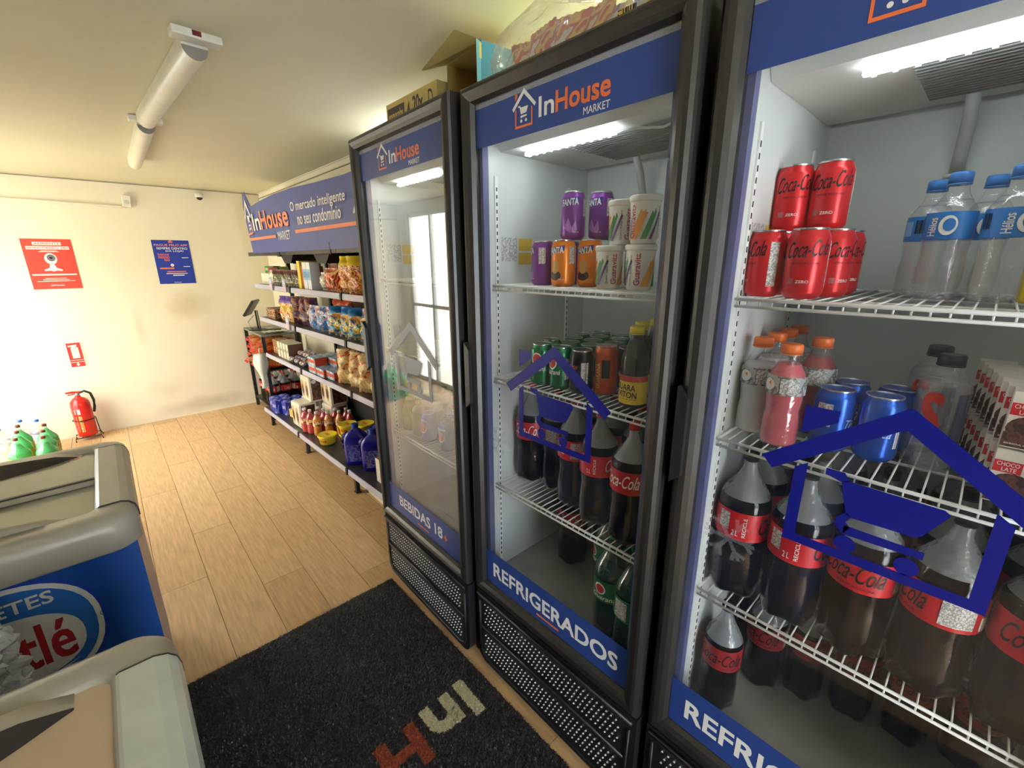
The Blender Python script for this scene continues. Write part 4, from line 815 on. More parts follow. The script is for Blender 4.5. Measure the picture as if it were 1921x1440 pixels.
for (x, y, j, nme) in ((1.10, .15, 0, 'front left lower'), (1.10, .15, 1, 'front left upper'), (1.10, .255, 0, 'rear left lower'), (1.10, .255, 1, 'rear left upper'), (1.25, .15, 0, 'front right lower'), (1.25, .255, 0, 'rear right lower'), (1.25, .255, 1, 'rear right upper'), (1.40, .30, 0, 'far right rear lower'), (1.40, .30, 1, 'far right rear upper'), (1.39, .17, 0, 'far right front lower')):
    Q('obx', lambda: carton_box('biscuit_box', 'box', .14, .095, .062, LBOX, mside=ORB, mt=LBOX, band=ORB), x, y, z3_ + j * .0625, '%s pale blue biscuit box with orange red end, third shelf' % nme, 'biscuit boxes with orange red ends')
for i, x in enumerate((1.60, 1.76, 1.92, 2.08)): Q('chp', lambda: pillow('chip_bag', 'bag', .16, .245, .10, cream, seed=12, lean=.08), x, .165, z3_, '%s cream and red chip bag on the third shelf' % ('first', 'second', 'third', 'fourth')[i], 'cream chip bags', (.55, .25, .5, .3)[i])
# bottom shelf
for (x, y, j, nme) in ((.13, .06, 0, 'front left'), (.13, .14, 0, 'middle left'), (.24, .05, 0, 'front middle'), (.24, .13, 0, 'middle'), (.35, .10, 0, 'front right'), (.35, .19, 0, 'rear right'), (.24, .22, 0, 'rear middle')):
    Q('mb', lambda: carton_box('milk_carton', 'carton', .085, .07, .125, milk, words='LEITE', band=mat('milk_panel', (60, 70, 176), .4), mside=milk), x, y, z4_, '%s deep blue milk carton at the left end of the bottom shelf' % nme, 'deep blue milk cartons', .1)
Q('yl', lambda: carton_box('soap_box', 'box', .075, .07, .075, mat('soft_yellow_box', (222, 196, 110), .5), mside=mat('soft_yellow_side', (206, 176, 90), .5)), .47, .12, z4_, 'small soft yellow box right of the blue milk cartons', None, .1)
Q('gy', lambda: carton_box('tinned_pack', 'box', .12, .1, .16, M2('grey_green_pack', (150, 170, 160), [(150, 172, 164), (190, 200, 190), (110, 140, 140)], 30, .5)), .47, .26, z4_, 'grey green pack behind the soft yellow box')
def towel():
    root = thing('paper_towel_pack', 'pack'); m = MB(); m.box((-.10, -.075, 0), (.10, .075, .22), white_pk, .02); m.build('wrapper', root)
    p = MB(); disc(p, -.045, .11, .032, -.0755, mat('tan_oval', (196, 164, 110), .5), 18, .075); disc(p, .045, .11, .032, -.0755, mat('tan_oval', (196, 164, 110), .5), 18, .075); disc(p, -.045, .1, .02, -.076, brownp, 18, .045); disc(p, .045, .1, .02, -.076, brownp, 18, .045)
    p.add([(.1005, -.055, .02), (.1005, .055, .02), (.1005, .055, .2), (.1005, -.055, .2)], [(0, 1, 2, 3)], brownp); p.build('printed_panel', root, recalc=False)
    b = MB(); b.T = Matrix.Rotation(PI / 2, 4, 'Z'); disc(b, -.035, .18, .018, -.1012, WHITE, 14); b.build('round_seal', root, recalc=False); return root
for (x, y, j, nme) in ((.76, .11, 0, 'lower front'), (.76, .275, 0, 'lower rear left'), (.985, .285, 0, 'lower rear right'), (.80, .20, 1, 'upper left'), (1.01, .285, 1, 'upper right')):
    Q('tw', towel, x, y, z4_ + j * .221, '%s white pack with dark photo panel on the bottom shelf' % nme, 'white packs with dark photo panels')
JR = mat('red_juice', (206, 40, 44), .15, coat=.4); JO = mat('amber_juice', (228, 140, 40), .15, coat=.4)
def juice(m_): return bottle('juice_bottle', .20, .034, PETC, m_, .88, mat('white_red_cap', (222, 214, 216), .4), (.42, .62, mat('juice_label_' + m_.name, (214, 70, 60) if m_ is JR else (232, 150, 60), .4, blobs=([(226, 80, 60) if m_ is JR else (236, 160, 70), (120, 40, 40), (236, 200, 150)], 50, .6))), None, .05, 0, shoulder=.66, capr=.014)
for i, (x, y, c) in enumerate(((.925, .055, 'r'), (.99, .075, 'r'), (.965, .145, 'r'), (1.075, .095, 'o'), (1.045, .165, 'r'), (1.125, .165, 'o'), (1.18, .235, 'o'), (1.10, .235, 'r'), (1.155, .305, 'r'), (1.23, .30, 'r'))):
    Q('jr' if c == 'r' else 'jo', (lambda: juice(JR)) if c == 'r' else (lambda: juice(JO)), x, y, z4_, '%s juice bottle, number %s counting from the front left of the bottom shelf cluster' % ('red' if c == 'r' else 'amber', ('one', 'two', 'three', 'four', 'five', 'six', 'seven', 'eight', 'nine', 'ten')[i]), 'juice bottles on the bottom shelf')
def tub():
    root = thing('margarine_tub', 'tub'); YT = mat('tub_yellow', (232, 206, 44), .4); MB().lathe([(.052, 0), (.056, .003), (.066, .062), (.067, .066)], YT, 28).build('tub_body', root)
    l = MB(); l.lathe([(.071, .060), (.072, .063), (.072, .072), (.069, .075), (.066, .073), (.02, .072), (.0005, .072)], YT, 28); l.build('lid', root)
    p = MB(); text(p, 'Vitta', -.032, .032, .025, .05, 0, RED, .03, .2); wrap(p, lambda z: .056 + (z / .062) * .010 + .0006).build('lettering', root, recalc=False)
    t_ = MB(); t_.add([(-.03 + .06 * (i % 2), -.012 + .024 * (i // 2), .0731) for i in range(4)], [(0, 1, 3, 2)], mat('tub_red_print', (206, 120, 60), .5)); t_.build('lid_print', root, recalc=False); return root
for i, (x, y, j, nme) in enumerate(((1.285, .085, 0, 'single front'), (1.375, .215, 0, 'lower of the middle pair'), (1.375, .215, 1, 'upper of the middle pair'), (1.46, .315, 0, 'lower of the rear pair'), (1.46, .315, 1, 'upper of the rear pair'))):
    Q('tub', tub, x, y, z4_ + j * .076, 'yellow margarine tub, %s, bottom shelf' % nme, 'yellow margarine tubs')
for j in range(5): Q('sb', lambda: pillow('wipes_packet', 'packet', .13, .11, .034, M2('sky_packet', (96, 170, 226), [(90, 166, 226), (160, 206, 236), (70, 140, 210), (222, 232, 240)], 30, 1)), 1.56, .14 + j * .036, z4_, 'sky blue packet beside the blue jugs, %s from the front' % ('first', 'second', 'third', 'fourth', 'fifth')[j], 'sky blue packets', .0)
def jug():
    root = thing('detergent_jug', 'jug'); BL = mat('ultramarine_plastic', (26, 24, 150), .2, coat=.3); m = MB(); n_ = 24
    prof = [(0, .9), (.01, 1), (.17, 1), (.20, .93), (.225, .72), (.245, .42), (.255, .26), (.262, .25)]
    V = []
    for z, k in prof:
        for i in range(n_):
            a = 2 * PI * i / n_; c, s_ = math.cos(a), math.sin(a); e = .6
            V.append((.082 * k * abs(c) ** e * (1 if c > 0 else -1), .052 * k * abs(s_) ** e * (1 if s_ > 0 else -1), z))
    F = [(j * n_ + i, j * n_ + (i + 1) % n_, (j + 1) * n_ + (i + 1) % n_, (j + 1) * n_ + i) for j in range(len(prof) - 1) for i in range(n_)] + [tuple(range(n_))[::-1], tuple((len(prof) - 1) * n_ + i for i in range(n_))]
    m.add(V, F, BL, True); m.build('jug_body', root)
    h = MB(); h.tube([(-.055, 0, .225), (-.088, 0, .20), (-.094, 0, .15), (-.086, 0, .10), (-.07, 0, .085)], .011, BL, 8); h.build('handle', root)
    MB().lathe([(.023, .262), (.024, .264), (.024, .285), (.020, .289)], mat('royal_cap', (30, 60, 180), .35), 16).build('cap', root)
    l = MB(); LB = M2('jug_label', (90, 96, 190), [(44, 44, 160), (70, 76, 178), (120, 130, 200), (40, 40, 150)], 26, .6); l.box((-.05, -.0535, .03), (.05, -.0525, .15), LB); l.box((-.05, .0525, .03), (.05, .0535, .15), LB); l.build('label', root); return root
for i, (x, y, a) in enumerate(((1.775, .10, .9), (1.95, .14, .9), (1.80, .27, .9), (1.97, .30, .9))): Q('jug', jug, x, y, z4_, '%s dark blue detergent jug near the cooler on the bottom shelf' % ('front left', 'front right', 'rear left', 'rear right')[i], 'dark blue detergent jugs', a)
for j in range(5): Q('bx', lambda: carton_box('matchbox_pack', 'box', .16, .12, .032, mat('off_white_box', (226, 218, 206), .5), mt=mat('brick_top', (170, 70, 50), .5), mside=mat('white_side', (230, 226, 220), .5)), 2.20, .12, z4_ + j * .0325, 'off-white flat box in the stack beside the cooler, %s' % ('bottom', 'second', 'middle', 'fourth', 'top')[j], 'flat boxes beside the cooler')
# things lying under the shelving
WP = mat('ivory_plastic', (216, 208, 186), .45)
m = MB(); m.box((0, 0, 0), (.62, .035, .055), WP, .006); o = m.build('cable_trunking'); 
for k_ in range(3): MB().box((.18 + k_ * .14, -.004, .012), (.25 + k_ * .14, 0, .045), mat('socket_face', (200, 190, 160) if k_ != 1 else (206, 190, 110), .5), .002).build('socket', o)
tag(o, 'ivory power strip lying on the floor under the shelving', 'power strip'); o.location = FG.loc(1.03, .16, 0); o.rotation_euler = (0, 0, FG.th + .04)
m = MB(); 
for a, b in ((.0, .0), (.0, .0)): pass
m.prism([(-.30, 0), (.20, 0), (.27, .02), (.30, .055), (.29, .055), (.26, .028), (.20, .010), (-.30, .010)], 0, .14, WP); m.box((-.30, -.006, 0), (.20, 0, .04), WP, .002); m.box((-.3, .14, 0), (.2, .146, .04), WP, .002)
o = m.build('plastic_trough'); tag(o, 'ivory plastic trough on the floor under the shelving by the far cooler', 'trough'); o.location = FG.loc(1.98, .10, 0.001); o.rotation_euler = (0, 0, FG.th - .05)

# ============================================================ CHECKOUT TABLE IN THE CORNER
tb_ = empty('checkout_table', 'small grey steel checkout table in the far corner at the end of the shelving', 'table', None, (0, 0, 0))
TX0, TX1, TY0, TY1 = 1.045, 1.385, 4.70, 5.40
MB().box((TX0, TY0, .85), (TX1, TY1, .868), mat('grey_table_top', (128, 132, 124), .35, .2)).build('table_top', tb_)
for x in (TX0, TX1 - .03):
    for y in (TY0, TY1 - .03):
        m = MB(); m.box((x, y, 0), (x + .03, y + .004, .85), PLASTM); m.box((x, y, 0), (x + .004, y + .03, .85), PLASTM)
        for k_ in range(14): m.box((x - .0006, y + .012, .1 + k_ * .055), (x, y + .02, .112 + k_ * .055), STEEL)
        m.build('leg', tb_)
for z in (.10, .50): MB().box((TX0 + .005, TY0 + .005, z), (TX1 - .005, TY1 - .005, z + .012), DARKSHELF).build('shelf', tb_)
tab = empty('tablet_stand', 'black tablet on a tilted stand on the checkout table', 'tablet', None, (1.12, 5.12, .868), -.5)
m = MB(); m.box((-.07, -.06, 0), (.07, .06, .008), PLAST, .003); m.build('base', tab); m = MB(); m.tube([(.0, .02, .005), (0, .0, .20)], .008, PLAST, 8); m.tube([(.018, .02, .005), (.018, 0, .20)], .005, PLAST, 8); m.build('post', tab)
m = MB(); m.T = Matrix.Translation((-.02, -.03, .23)) @ Matrix.Rotation(math.radians(35), 4, 'Y'); m.box((-.012, -.11, -.09), (.010, .11, .09), PLAST, .004); sc = m.build('tablet', tab)
m = MB(); m.T = Matrix.Translation((-.02, -.03, .23)) @ Matrix.Rotation(math.radians(35), 4, 'Y'); m.box((-.0135, -.098, -.078), (-.0115, .098, .078), mat('tablet_screen', (70, 76, 74), .12)); m.build('screen', sc)
m = MB(); m.tube([(-.02, .0, .15), (-.09, .03, .08), (-.08, .06, .01), (.03, .09, .004), (.16, .02, .004)], .0025, PLAST, 5); m.build('cable', tab)
ct = empty('card_terminal', 'black card payment terminal lying on the checkout table', 'terminal', None, (1.20, 4.90, .868), .5)
m = MB(); m.box((-.04, -.08, 0), (.04, .08, .03), PLAST, .008); m.build('case', ct); m = MB(); m.box((-.028, .01, .0302), (.028, .06, .0312), mat('terminal_screen', (196, 200, 196), .3)); m.build('screen', ct)
cl = MB(); nn = 10
V = [(1.08 + .22 * i / nn, 4.73 + .12 * j / nn, .8725 + .012 * abs(math.sin(i * 1.7 + j)) + .004) for j in range(nn + 1) for i in range(nn + 1)]
cl.add(V, [(j * (nn + 1) + i, j * (nn + 1) + i + 1, (j + 1) * (nn + 1) + i + 1, (j + 1) * (nn + 1) + i) for j in range(nn) for i in range(nn)], mat('white_cloth', (226, 224, 214), .8), True)
tag(cl.build('folded_cloth'), 'crumpled white cloth on the front of the checkout table', 'cloth')
rice = M2('rice_red_yellow', (206, 50, 44), [(206, 54, 44), (214, 160, 50), (196, 44, 40), (226, 190, 90), (216, 84, 70)], 10, 1.2)
rg = random.Random(4)
def flatbag():
    root = thing('rice_sack', 'sack'); m = MB(); n1, n2 = 12, 10; V = []
    for s_ in (0, 1):
        for j in range(n2 + 1):
            for i in range(n1 + 1):
                a, b = i / n1, j / n2; e = (max(0, math.sin(PI * a)) ** .5) * (max(0, math.sin(PI * b)) ** .5); k = .036 * e * (1 + .1 * math.sin(9 * a + 5 * b)); V.append(((a - .5) * .31, (b - .5) * .20, .037 + (k if s_ else -k)))
    q = (n1 + 1) * (n2 + 1); F = [(s_ * q + j * (n1 + 1) + i, s_ * q + j * (n1 + 1) + i + 1, s_ * q + (j + 1) * (n1 + 1) + i + 1, s_ * q + (j + 1) * (n1 + 1) + i) for s_ in (0, 1) for j in range(n2) for i in range(n1)]
    m.add(V, F, rice, True); m.build('sack_body', root); 
    t_ = MB(); t_.add([(-.157, -.07, .03), (-.157, .07, .03), (-.175, .075, .012), (-.175, -.075, .012)], [(0, 1, 2, 3)], RED); t_.build('sack_end', root, recalc=False); return root
for j in range(4):
    for i in range(3):
        put('rice', flatbag, W0, 1.19 + rg.uniform(-.015, .015) - .02 * (j == 0), 4.82 + i * .21, .513 + j * .076, rg.uniform(-.05, .05), 'red and yellow rice sack under the checkout table, %s layer, %s' % (('bottom', 'second', 'third', 'top')[j], ('near', 'centre', 'far')[i]), 'rice sacks under the checkout table')
for i in range(3):
    for j in range(3): put('cola', BOT['cola'], W0, 1.105 + j * .11, 4.80 + i * .115 + (.1 if i > 1 else 0), .112, rg.uniform(0, 6), 'large cola bottle on the low shelf of the checkout table, %s row, %s' % (('near', 'middle', 'far')[i], ('aisle side', 'centre', 'wall side')[j]), 'cola bottles under the checkout table')
# hanging carrier bags
cb = MB(); nn, mm = 14, 12; V = []
for j in range(mm + 1):
    for i in range(nn):
        a = 2 * PI * i / nn; c = j / mm; rx = (.022 + .022 * math.sin(PI * min(1, c * .9 + .25)) + .010 * math.sin(7 * c)) * (1 + .22 * math.sin(3 * a + 2 * c)); ry = rx * .7
        V.append((rx * math.cos(a) * (1 + .18 * math.sin(5 * a + 2 * c)), ry * math.sin(a) * (1 + .18 * math.cos(4 * a)), -.34 * c))
F = [(j * nn + i, j * nn + (i + 1) % nn, (j + 1) * nn + (i + 1) % nn, (j + 1) * nn + i) for j in range(mm) for i in range(nn)] + [tuple(mm * nn + i for i in range(nn)), tuple(range(nn))[::-1]]
cb.add(V, F, mat('carrier_film', (226, 226, 216), .35, bump=.4, bscale=30), True); cb.tube([(0, 0, 0), (.0, 0.01, .03), (.01, .03, .05)], .006, MATS['carrier_film'], 6)
o = cb.build('carrier_bag'); tag(o, 'white plastic carrier bags hanging from the end of the third shelf', 'bag'); o.location = (1.0, 4.665, .70)

# ============================================================ FREEZERS
GREYR = mat('grey_rim_plastic', (166, 164, 150), .32, var=.05, spec=.5); LIDG = film('freezer_lid_glass', (206, 204, 186), .5, .06, .06, gl=.9); LIDF = film('frosted_lid_glass', (214, 190, 160), .86, .22, .04, smear=.1)
WHITEB = mat('white_enamel', (206, 212, 202), .3); FBLUE = mat('freezer_blue', (26, 74, 152), .3, var=.12, scale=1.6); DKG = mat('dark_recess', (40, 36, 36), .5, bump=.1)
def rrect(x0, y0, x1, y1, r_, k=6):
    out = []
    for cx, cy, a in ((x1 - r_, y1 - r_, 0), (x0 + r_, y1 - r_, PI / 2), (x0 + r_, y0 + r_, PI), (x1 - r_, y0 + r_, 1.5 * PI)):
        for i in range(k + 1): out.append((cx + r_ * math.cos(a + i * PI / 2 / k), cy + r_ * math.sin(a + i * PI / 2 / k)))
    return out
def freezer(label, x1, y0, y1, skin, glass, endm):
    x0 = x1 - 1.12; zt = .90; root = empty('chest_freezer', label, 'freezer', None, (x1, y0, 0))
    def W(m): m.T = Matrix.Translation((-x1, -y0, 0)); return m
    b = W(MB()); b.box((x0 + .02, y0 + .025, .05), (x1 - .015, y0 + .06, .82), skin); b.box((x0 + .02, y1 - .06, .05), (x1 - .015, y1 - .025, .82), skin); b.box((x0 + .02, y0 + .06, .05), (x0 + .06, y1 - .06, .82), WHITEB); b.box((x1 - .05, y0 + .06, .05), (x1 - .015, y1 - .06, .82), skin); b.box((x0 + .02, y0 + .06, .05), (x1 - .05, y1 - .06, .40), WHITEB); b.build('body', root)
    for x in (x0 + .1, x1 - .1):
        for y in (y0 + .1, y1 - .1): W(MB()).lathe([(.02, 0), (.02, .02), (.012, .05)], PLAST, 10, (x, y)).build('foot', root)
    loops = [(0.012, .80), (0, .81), (0, .862), (.004, .88), (.014, .893), (.03, .90), (.082, .90), (.086, .895), (.088, .862)]
    m = W(MB()); V = []; n_ = 28
    for ins, z in loops: V += [(a, c, z) for a, c in rrect(x0 + ins, y0 + ins, x1 - ins, y1 - ins, max(.02, .06 - ins * .4))]
    F = [(j * n_ + i, j * n_ + (i + 1) % n_, (j + 1) * n_ + (i + 1) % n_, (j + 1) * n_ + i) for j in range(len(loops) - 1) for i in range(n_)]
    m.add(V, F, GREYR, True); m.build('rim', root)
    for s_, xx in ((1, x1), (-1, x0)):       # lighter end pieces between the corner mouldings
        m = W(MB()); ya, yb = y0 + .10, y1 - .10
        pf = [(0, .845), (0.0, .864), (.004, .882), (.015, .8955), (.03, .9025), (.075, .9025), (.08, .90)]
        pts = [(xx - s_ * (a) + s_ * .0025 * (1 if i < 4 else 0), z) for i, (a, z) in enumerate(pf)] + [(xx - s_ * .08, .86), (xx - s_ * .01, .845)]
        m.prism(pts, ya, yb, endm); m.build('end_piece', root)
        for yy in (ya, yb): g = W(MB()); g.prism([(p[0] + s_ * .0008, p[1] + .0008) for p in pts], yy - .0015, yy + .0015, DKG); g.build('seam', root)
    ym = (y0 + y1) / 2
    for k_, (ya, yb, z) in enumerate(((y0 + .08, ym + .02, .872), (ym - .015, y1 - .08, .884))):
        ld = W(MB()); ld.box((x0 + .085, ya, z), (x1 - .085, yb, z + .005), glass); ld = ld.build('lid', root)
        fr = W(MB()); e = .012; yy = yb - e if k_ == 0 else ya; fr.box((x0 + .085, yy, z + .005), (x1 - .085, yy + e, z + .011), STEEL if 0 else DKG); fr.box((x0 + .085, yy + (e if k_ == 0 else -.016), z - .004), (x1 - .085, yy + (e if k_ == 0 else -.016) + .016, z + .007), GREYR); fr.build('lid_rail', ld)
        # curved grip along the outer edge, a lens in plan
        N_ = 16; cx = (x0 + x1) / 2; L_ = (x1 - x0) / 2 - .13; sgn = 1 if k_ else -1; ye = (y1 - .075) if k_ else (y0 + .075)
        top_, bot_ = [], []
        for i in range(N_ + 1):
            t = -1 + 2 * i / N_; q = (1 - t * t); xx = cx + L_ * t
            top_.append((xx, ye - sgn * (.010 - .0 * q), z + .008 + (.030 if k_ else .042) * q ** .4)); bot_.append((xx, ye - sgn * (.045 + .10 * q), z + .0055))
        gp = W(MB()); Vt = [(a, b_, c) for a, b_, c in top_] + [(a, b_ - sgn * .03, c - .002) for a, b_, c in top_] + [(a, b_, .8865 if 0 else z + .0055) for a, b_, c in top_]
        K = N_ + 1; gp.add(Vt, [(i, i + 1, K + i + 1, K + i) for i in range(N_)] + [(i, i + 1, 2 * K + i + 1, 2 * K + i) for i in range(N_)], GREYR, True); gp.add([(x0, 0, 0)] * 0, [], GREYR)
        gr_ = gp.build('grip', ld)
        sc_ = W(MB()); Vs = [(a, b_ - sgn * .03, c - .002) for a, b_, c in top_] + bot_; sc_.add(Vs, [(i, i + 1, K + i + 1, K + i) for i in range(N_)], DKG, True); sc_.build('grip_hollow', ld)
    # contents
    rgx = random.Random(int(y0 * 100)); tub_m = [mat('ice_tub_white', (220, 220, 214), .5), mat('ice_tub_cream', (222, 206, 170), .5), mat('ice_tub_blue', (60, 100, 180), .5), mat('ice_tub_pink', (214, 140, 140), .5)]
    for i in range(6):
        for j in range(3):
            m = MB(); m.box((-.07, -.075, 0), (.07, .075, .22), tub_m[rgx.randrange(4)], .01); m.box((-.073, -.078, .2), (.073, .078, .222), tub_m[0], .004)
            o = m.build('ice_cream_tub'); o.location = (x0 + .14 + i * .165, y0 + .16 + j * .175, .401); tag(o, 'ice cream tub inside the %s chest freezer, column %s of row %s' % ('far' if y0 > 1 else 'near', ('one', 'two', 'three', 'four', 'five', 'six')[i], ('one', 'two', 'three')[j]), 'tub', 'ice cream tubs in the %s freezer' % ('far' if y0 > 1 else 'near'))
    return root
fz2 = freezer('blue ice cream chest freezer standing farther from the viewer, round logo on its side', -.042, 1.455, 2.19, FBLUE, LIDG, mat('grey_end_plastic', (168, 168, 156), .32))
fz1 = freezer('chest freezer in the foreground corner with frosted beige lid', -.022, .27, .95, FBLUE, LIDF, mat('pale_end_plastic', (200, 206, 194), .3))
# logo on the far freezer's side
lg = MB(); lg.T = Matrix.Translation((.042, -1.455, 0)); YL = 1.4785
def sup(cx, cz, rx, rz, sk, m, y, e=.85, n_=40): lg.flat([(cx + rx * math.copysign(abs(math.cos(a)) ** e, math.cos(a)) + sk * rz * math.sin(a), cz + rz * math.copysign(abs(math.sin(a)) ** e, math.sin(a))) for a in [2 * PI * i / n_ for i in range(n_)]], y, m)
RY = mat('royal_emblem', (30, 62, 168), .35); LB_ = mat('mid_blue_emblem', (44, 106, 186), .35); GW = mat('emblem_white', (214, 214, 206), .4)
sup(-.345, .628, .190, .172, .0, RY, YL); sup(-.345, .628, .182, .163, .0, GW, YL - .0006); sup(-.345, .628, .170, .150, .0, LB_, YL - .0012); sup(-.350, .605, .148, .098, .0, GW, YL - .0018)
text(lg, 'Nestlé', -.48, -.224, .545, .668, YL - .0024, mat('emblem_red', (176, 44, 46), .4), .03); text(lg, 'SORVETES', -.475, -.238, .716, .752, YL - .0024, GW, .035)
lg.flat([(-.300, .505), (-.225, .53), (-.25, .518), (-.232, .517)], YL - .0024, GW); text(lg, '®', -.168, -.152, .622, .640, YL - .0006, RY, .01)
o = lg.build('emblem', fz2, recalc=False)
st_ = MB(); st_.T = Matrix.Translation((.042, -1.455, 0)); st_.add([(-.215, 2.055, .8897), (-.165, 2.055, .8897), (-.160, 2.095, .8897), (-.205, 2.098, .8897)], [(0, 1, 2, 3)], mat('red_notice', (206, 110, 96), .5, blobs=([(206, 110, 96), (226, 190, 180), (200, 96, 86)], 90, 0))); st_.build('notice_sticker', fz2, recalc=False)

# bag dispenser between the freezers
bd = empty('bag_dispenser', 'grey slotted dispenser head on a dark pole between the freezers, clear bags hanging', 'dispenser', None, (-.357, 1.22, 0))
m = MB(); m.tube([(0, 0, .02), (0, 0, 1.06)], .014, PLAST, 10); m.build('pole', bd); MB().lathe([(.13, 0), (.13, .012), (.02, .022)], PLAST, 20).build('base', bd)
m = MB(); m.T = Matrix.Rotation(.35, 4, 'Z'); GH = mat('scuffed_grey_plastic', (150, 146, 138), .5, var=.2, scale=20, bump=.2); m.box((-.09, -.045, 1.05), (.09, .045, 1.15), GH, .012); m.build('head', bd)
m = MB(); m.T = Matrix.Rotation(.35, 4, 'Z'); m.box((-.07, -.02, 1.1495), (.07, .02, 1.1515), DKG); m.build('slot', bd)
m = MB(); V = []; nn, mm = 40, 30; rgb_ = random.Random(2)
for j in range(mm + 1):
    for i in range(nn):
        a = 2 * PI * i / nn; c = j / mm; R_ = (.030 + .055 * min(1, c * 2.2)) * (1 + .12 * math.sin(5 * a + 9 * c) + .09 * math.sin(11 * a - 17 * c)) + rgb_.uniform(-.006, .006)
        V.append((R_ * math.cos(a), R_ * .75 * math.sin(a), .965 - .30 * c + rgb_.uniform(-.006, .006)))
m.add(V, [(j * nn + i, j * nn + (i + 1) % nn, (j + 1) * nn + (i + 1) % nn, (j + 1) * nn + i) for j in range(mm) for i in range(nn)], film('crinkled_clear_film', (214, 220, 212), .62, .12, .08, bump=.6, bscale=50), False)
m.add([(-.05, -.04, .68), (.05, -.04, .68), (.05, .04, .68), (-.05, .04, .68), (-.05, -.04, .92), (.05, -.04, .92), (.05, .04, .92), (-.05, .04, .92)], [(0, 1, 2, 3), (4, 5, 6, 7), (0, 1, 5, 4), (1, 2, 6, 5), (2, 3, 7, 6), (3, 0, 4, 7)], mat('folded_white_film', (206, 210, 196), .5, bump=.5))
m.build('clear_bags', bd)

# ============================================================ BACK WALL
def flatthing(name, cat, label, x0, x1, z0, z1, m_, lean=0):
    o = empty(name, label, cat, None, ((x0 + x1) / 2, YB - .002, (z0 + z1) / 2)); b = MB(); w_, h = (x1 - x0) / 2, (z1 - z0) / 2
    b.box((-w_, -.0015, -h), (w_, 0, h), m_); b.build('sheet', o); return o, w_, h
PR = mat('poster_red', (214, 66, 48), .5, var=.03); PBL = mat('poster_blue', (24, 52, 160), .5, var=.03)
o, w_, h = flatthing('poster', 'poster', 'red poster with a white camera picture on the back wall', -.418, -.118, 1.332, 1.742, PR)
p = MB(); y = -.002
rect(p, -.085, .085, .155, .180, y, WHITE); text(p, 'AMBIENTE', -.075, .075, .160, .176, y - .0004, RED, .03); rect(p, -.128, .128, .120, .146, y, WHITE); text(p, 'MONITORADO 24H', -.12, .12, .125, .141, y - .0004, RED, .03)
for z, a in ((.108, .05), (.100, .06)): rect(p, -a, a, z, z + .004, y, WHITE)
disc(p, 0, .045, .038, y, WHITE, 24, .046); disc(p, .004, .052, .026, y - .0004, mat('lens_grey', (110, 104, 104), .4), 20, .028); disc(p, .004, .052, .010, y - .0008, BLACK, 14)
p.flat([(-.012, .005), (.012, .005), (.022, -.03), (.055, -.045), (.052, -.056), (.02, -.052), (0, -.06), (-.02, -.052), (-.052, -.056), (-.055, -.045), (-.022, -.03)], y, WHITE)
rect(p, -.135, .135, -.092, -.08, y, WHITE); text(p, 'A GRAVAÇÃO É MONITORADA', -.128, .128, -.0895, -.0825, y - .0004, RED, .02)
for z, a in ((-.118, .065), (-.13, .08), (-.142, .115)): rect(p, -a, a, z, z + .004, y, WHITE)
text(p, 'InHouse', -.04, .04, -.18, -.166, y, WHITE, .02); p.build('lettering', o, recalc=False)
o, w_, h = flatthing('poster', 'poster', 'blue poster about paying by app on the back wall', .428, .718, 1.345, 1.752, PBL)
p = MB(); text(p, 'PAGUE PELO APP', -.13, .13, .148, .168, y, mat('poster_peach', (240, 150, 120), .5), .03); text(p, 'SEMPRE DENTRO', -.115, .125, .118, .138, y, WHITE, .03); text(p, 'DA LOJA!', -.05, .09, .092, .112, y, WHITE, .03)
for z, s_ in ((.062, 'baixe'), (.034, 'nosso'), (.006, 'app')): text(p, s_, -.115 if s_ != 'app' else -.075, -.03, z, z + .022, y, ORANGE, .03)
p.flat([(-.02, .19), (.0, .203), (.02, .19), (.014, .18), (-.014, .18)], y, ORANGE); rect(p, .065, .12, .038, .044, y, WHITE); rect(p, .065, .12, -.045, -.039, y, WHITE); disc(p, -.02, -.028, .014, y, WHITE, 16); rect(p, -.12, -.01, -.064, -.05, y, ORANGE)
rect(p, -.07, .08, -.094, -.084, y, ORANGE); text(p, 'atendimento pelo whats', -.08, .09, -.112, -.102, y, WHITE, .01) if 0 else rect(p, -.08, .09, -.110, -.104, y, WHITE); rect(p, -.03, .06, -.128, -.120, y, WHITE)
text(p, 'InHouse', -.03, .025, -.195, -.184, y, WHITE, .02); p.build('lettering', o, recalc=False)
o, w_, h = flatthing('extinguisher_sign', 'sign', 'small red and white fire extinguisher sign above the extinguisher', -.333, -.228, .637, .868, WHITE)
p = MB(); SR = mat('sign_red', (200, 48, 40), .5); rect(p, -.046, .046, -.108, .108, y, SR)
CRM = mat('sign_cream', (240, 234, 206), .5); rect(p, -.022, .026, -.03, .062, y - .0004, CRM); p.flat([(-.022, .062), (.026, .062), (.012, .078), (-.008, .078)], y - .0004, CRM); p.flat([(-.038, .085), (.02, .092), (.022, .082), (-.034, .072)], y - .0004, CRM); rect(p, -.044, .044, -.05, -.046, y - .0004, CRM); rect(p, -.044, .044, -.068, -.064, y - .0004, CRM)
p.flat([(-.005, -.072), (.005, -.072), (.005, -.086), (.014, -.086), (0, -.102), (-.014, -.086), (-.005, -.086)], y - .0004, CRM); p.build('pictogram', o, recalc=False)
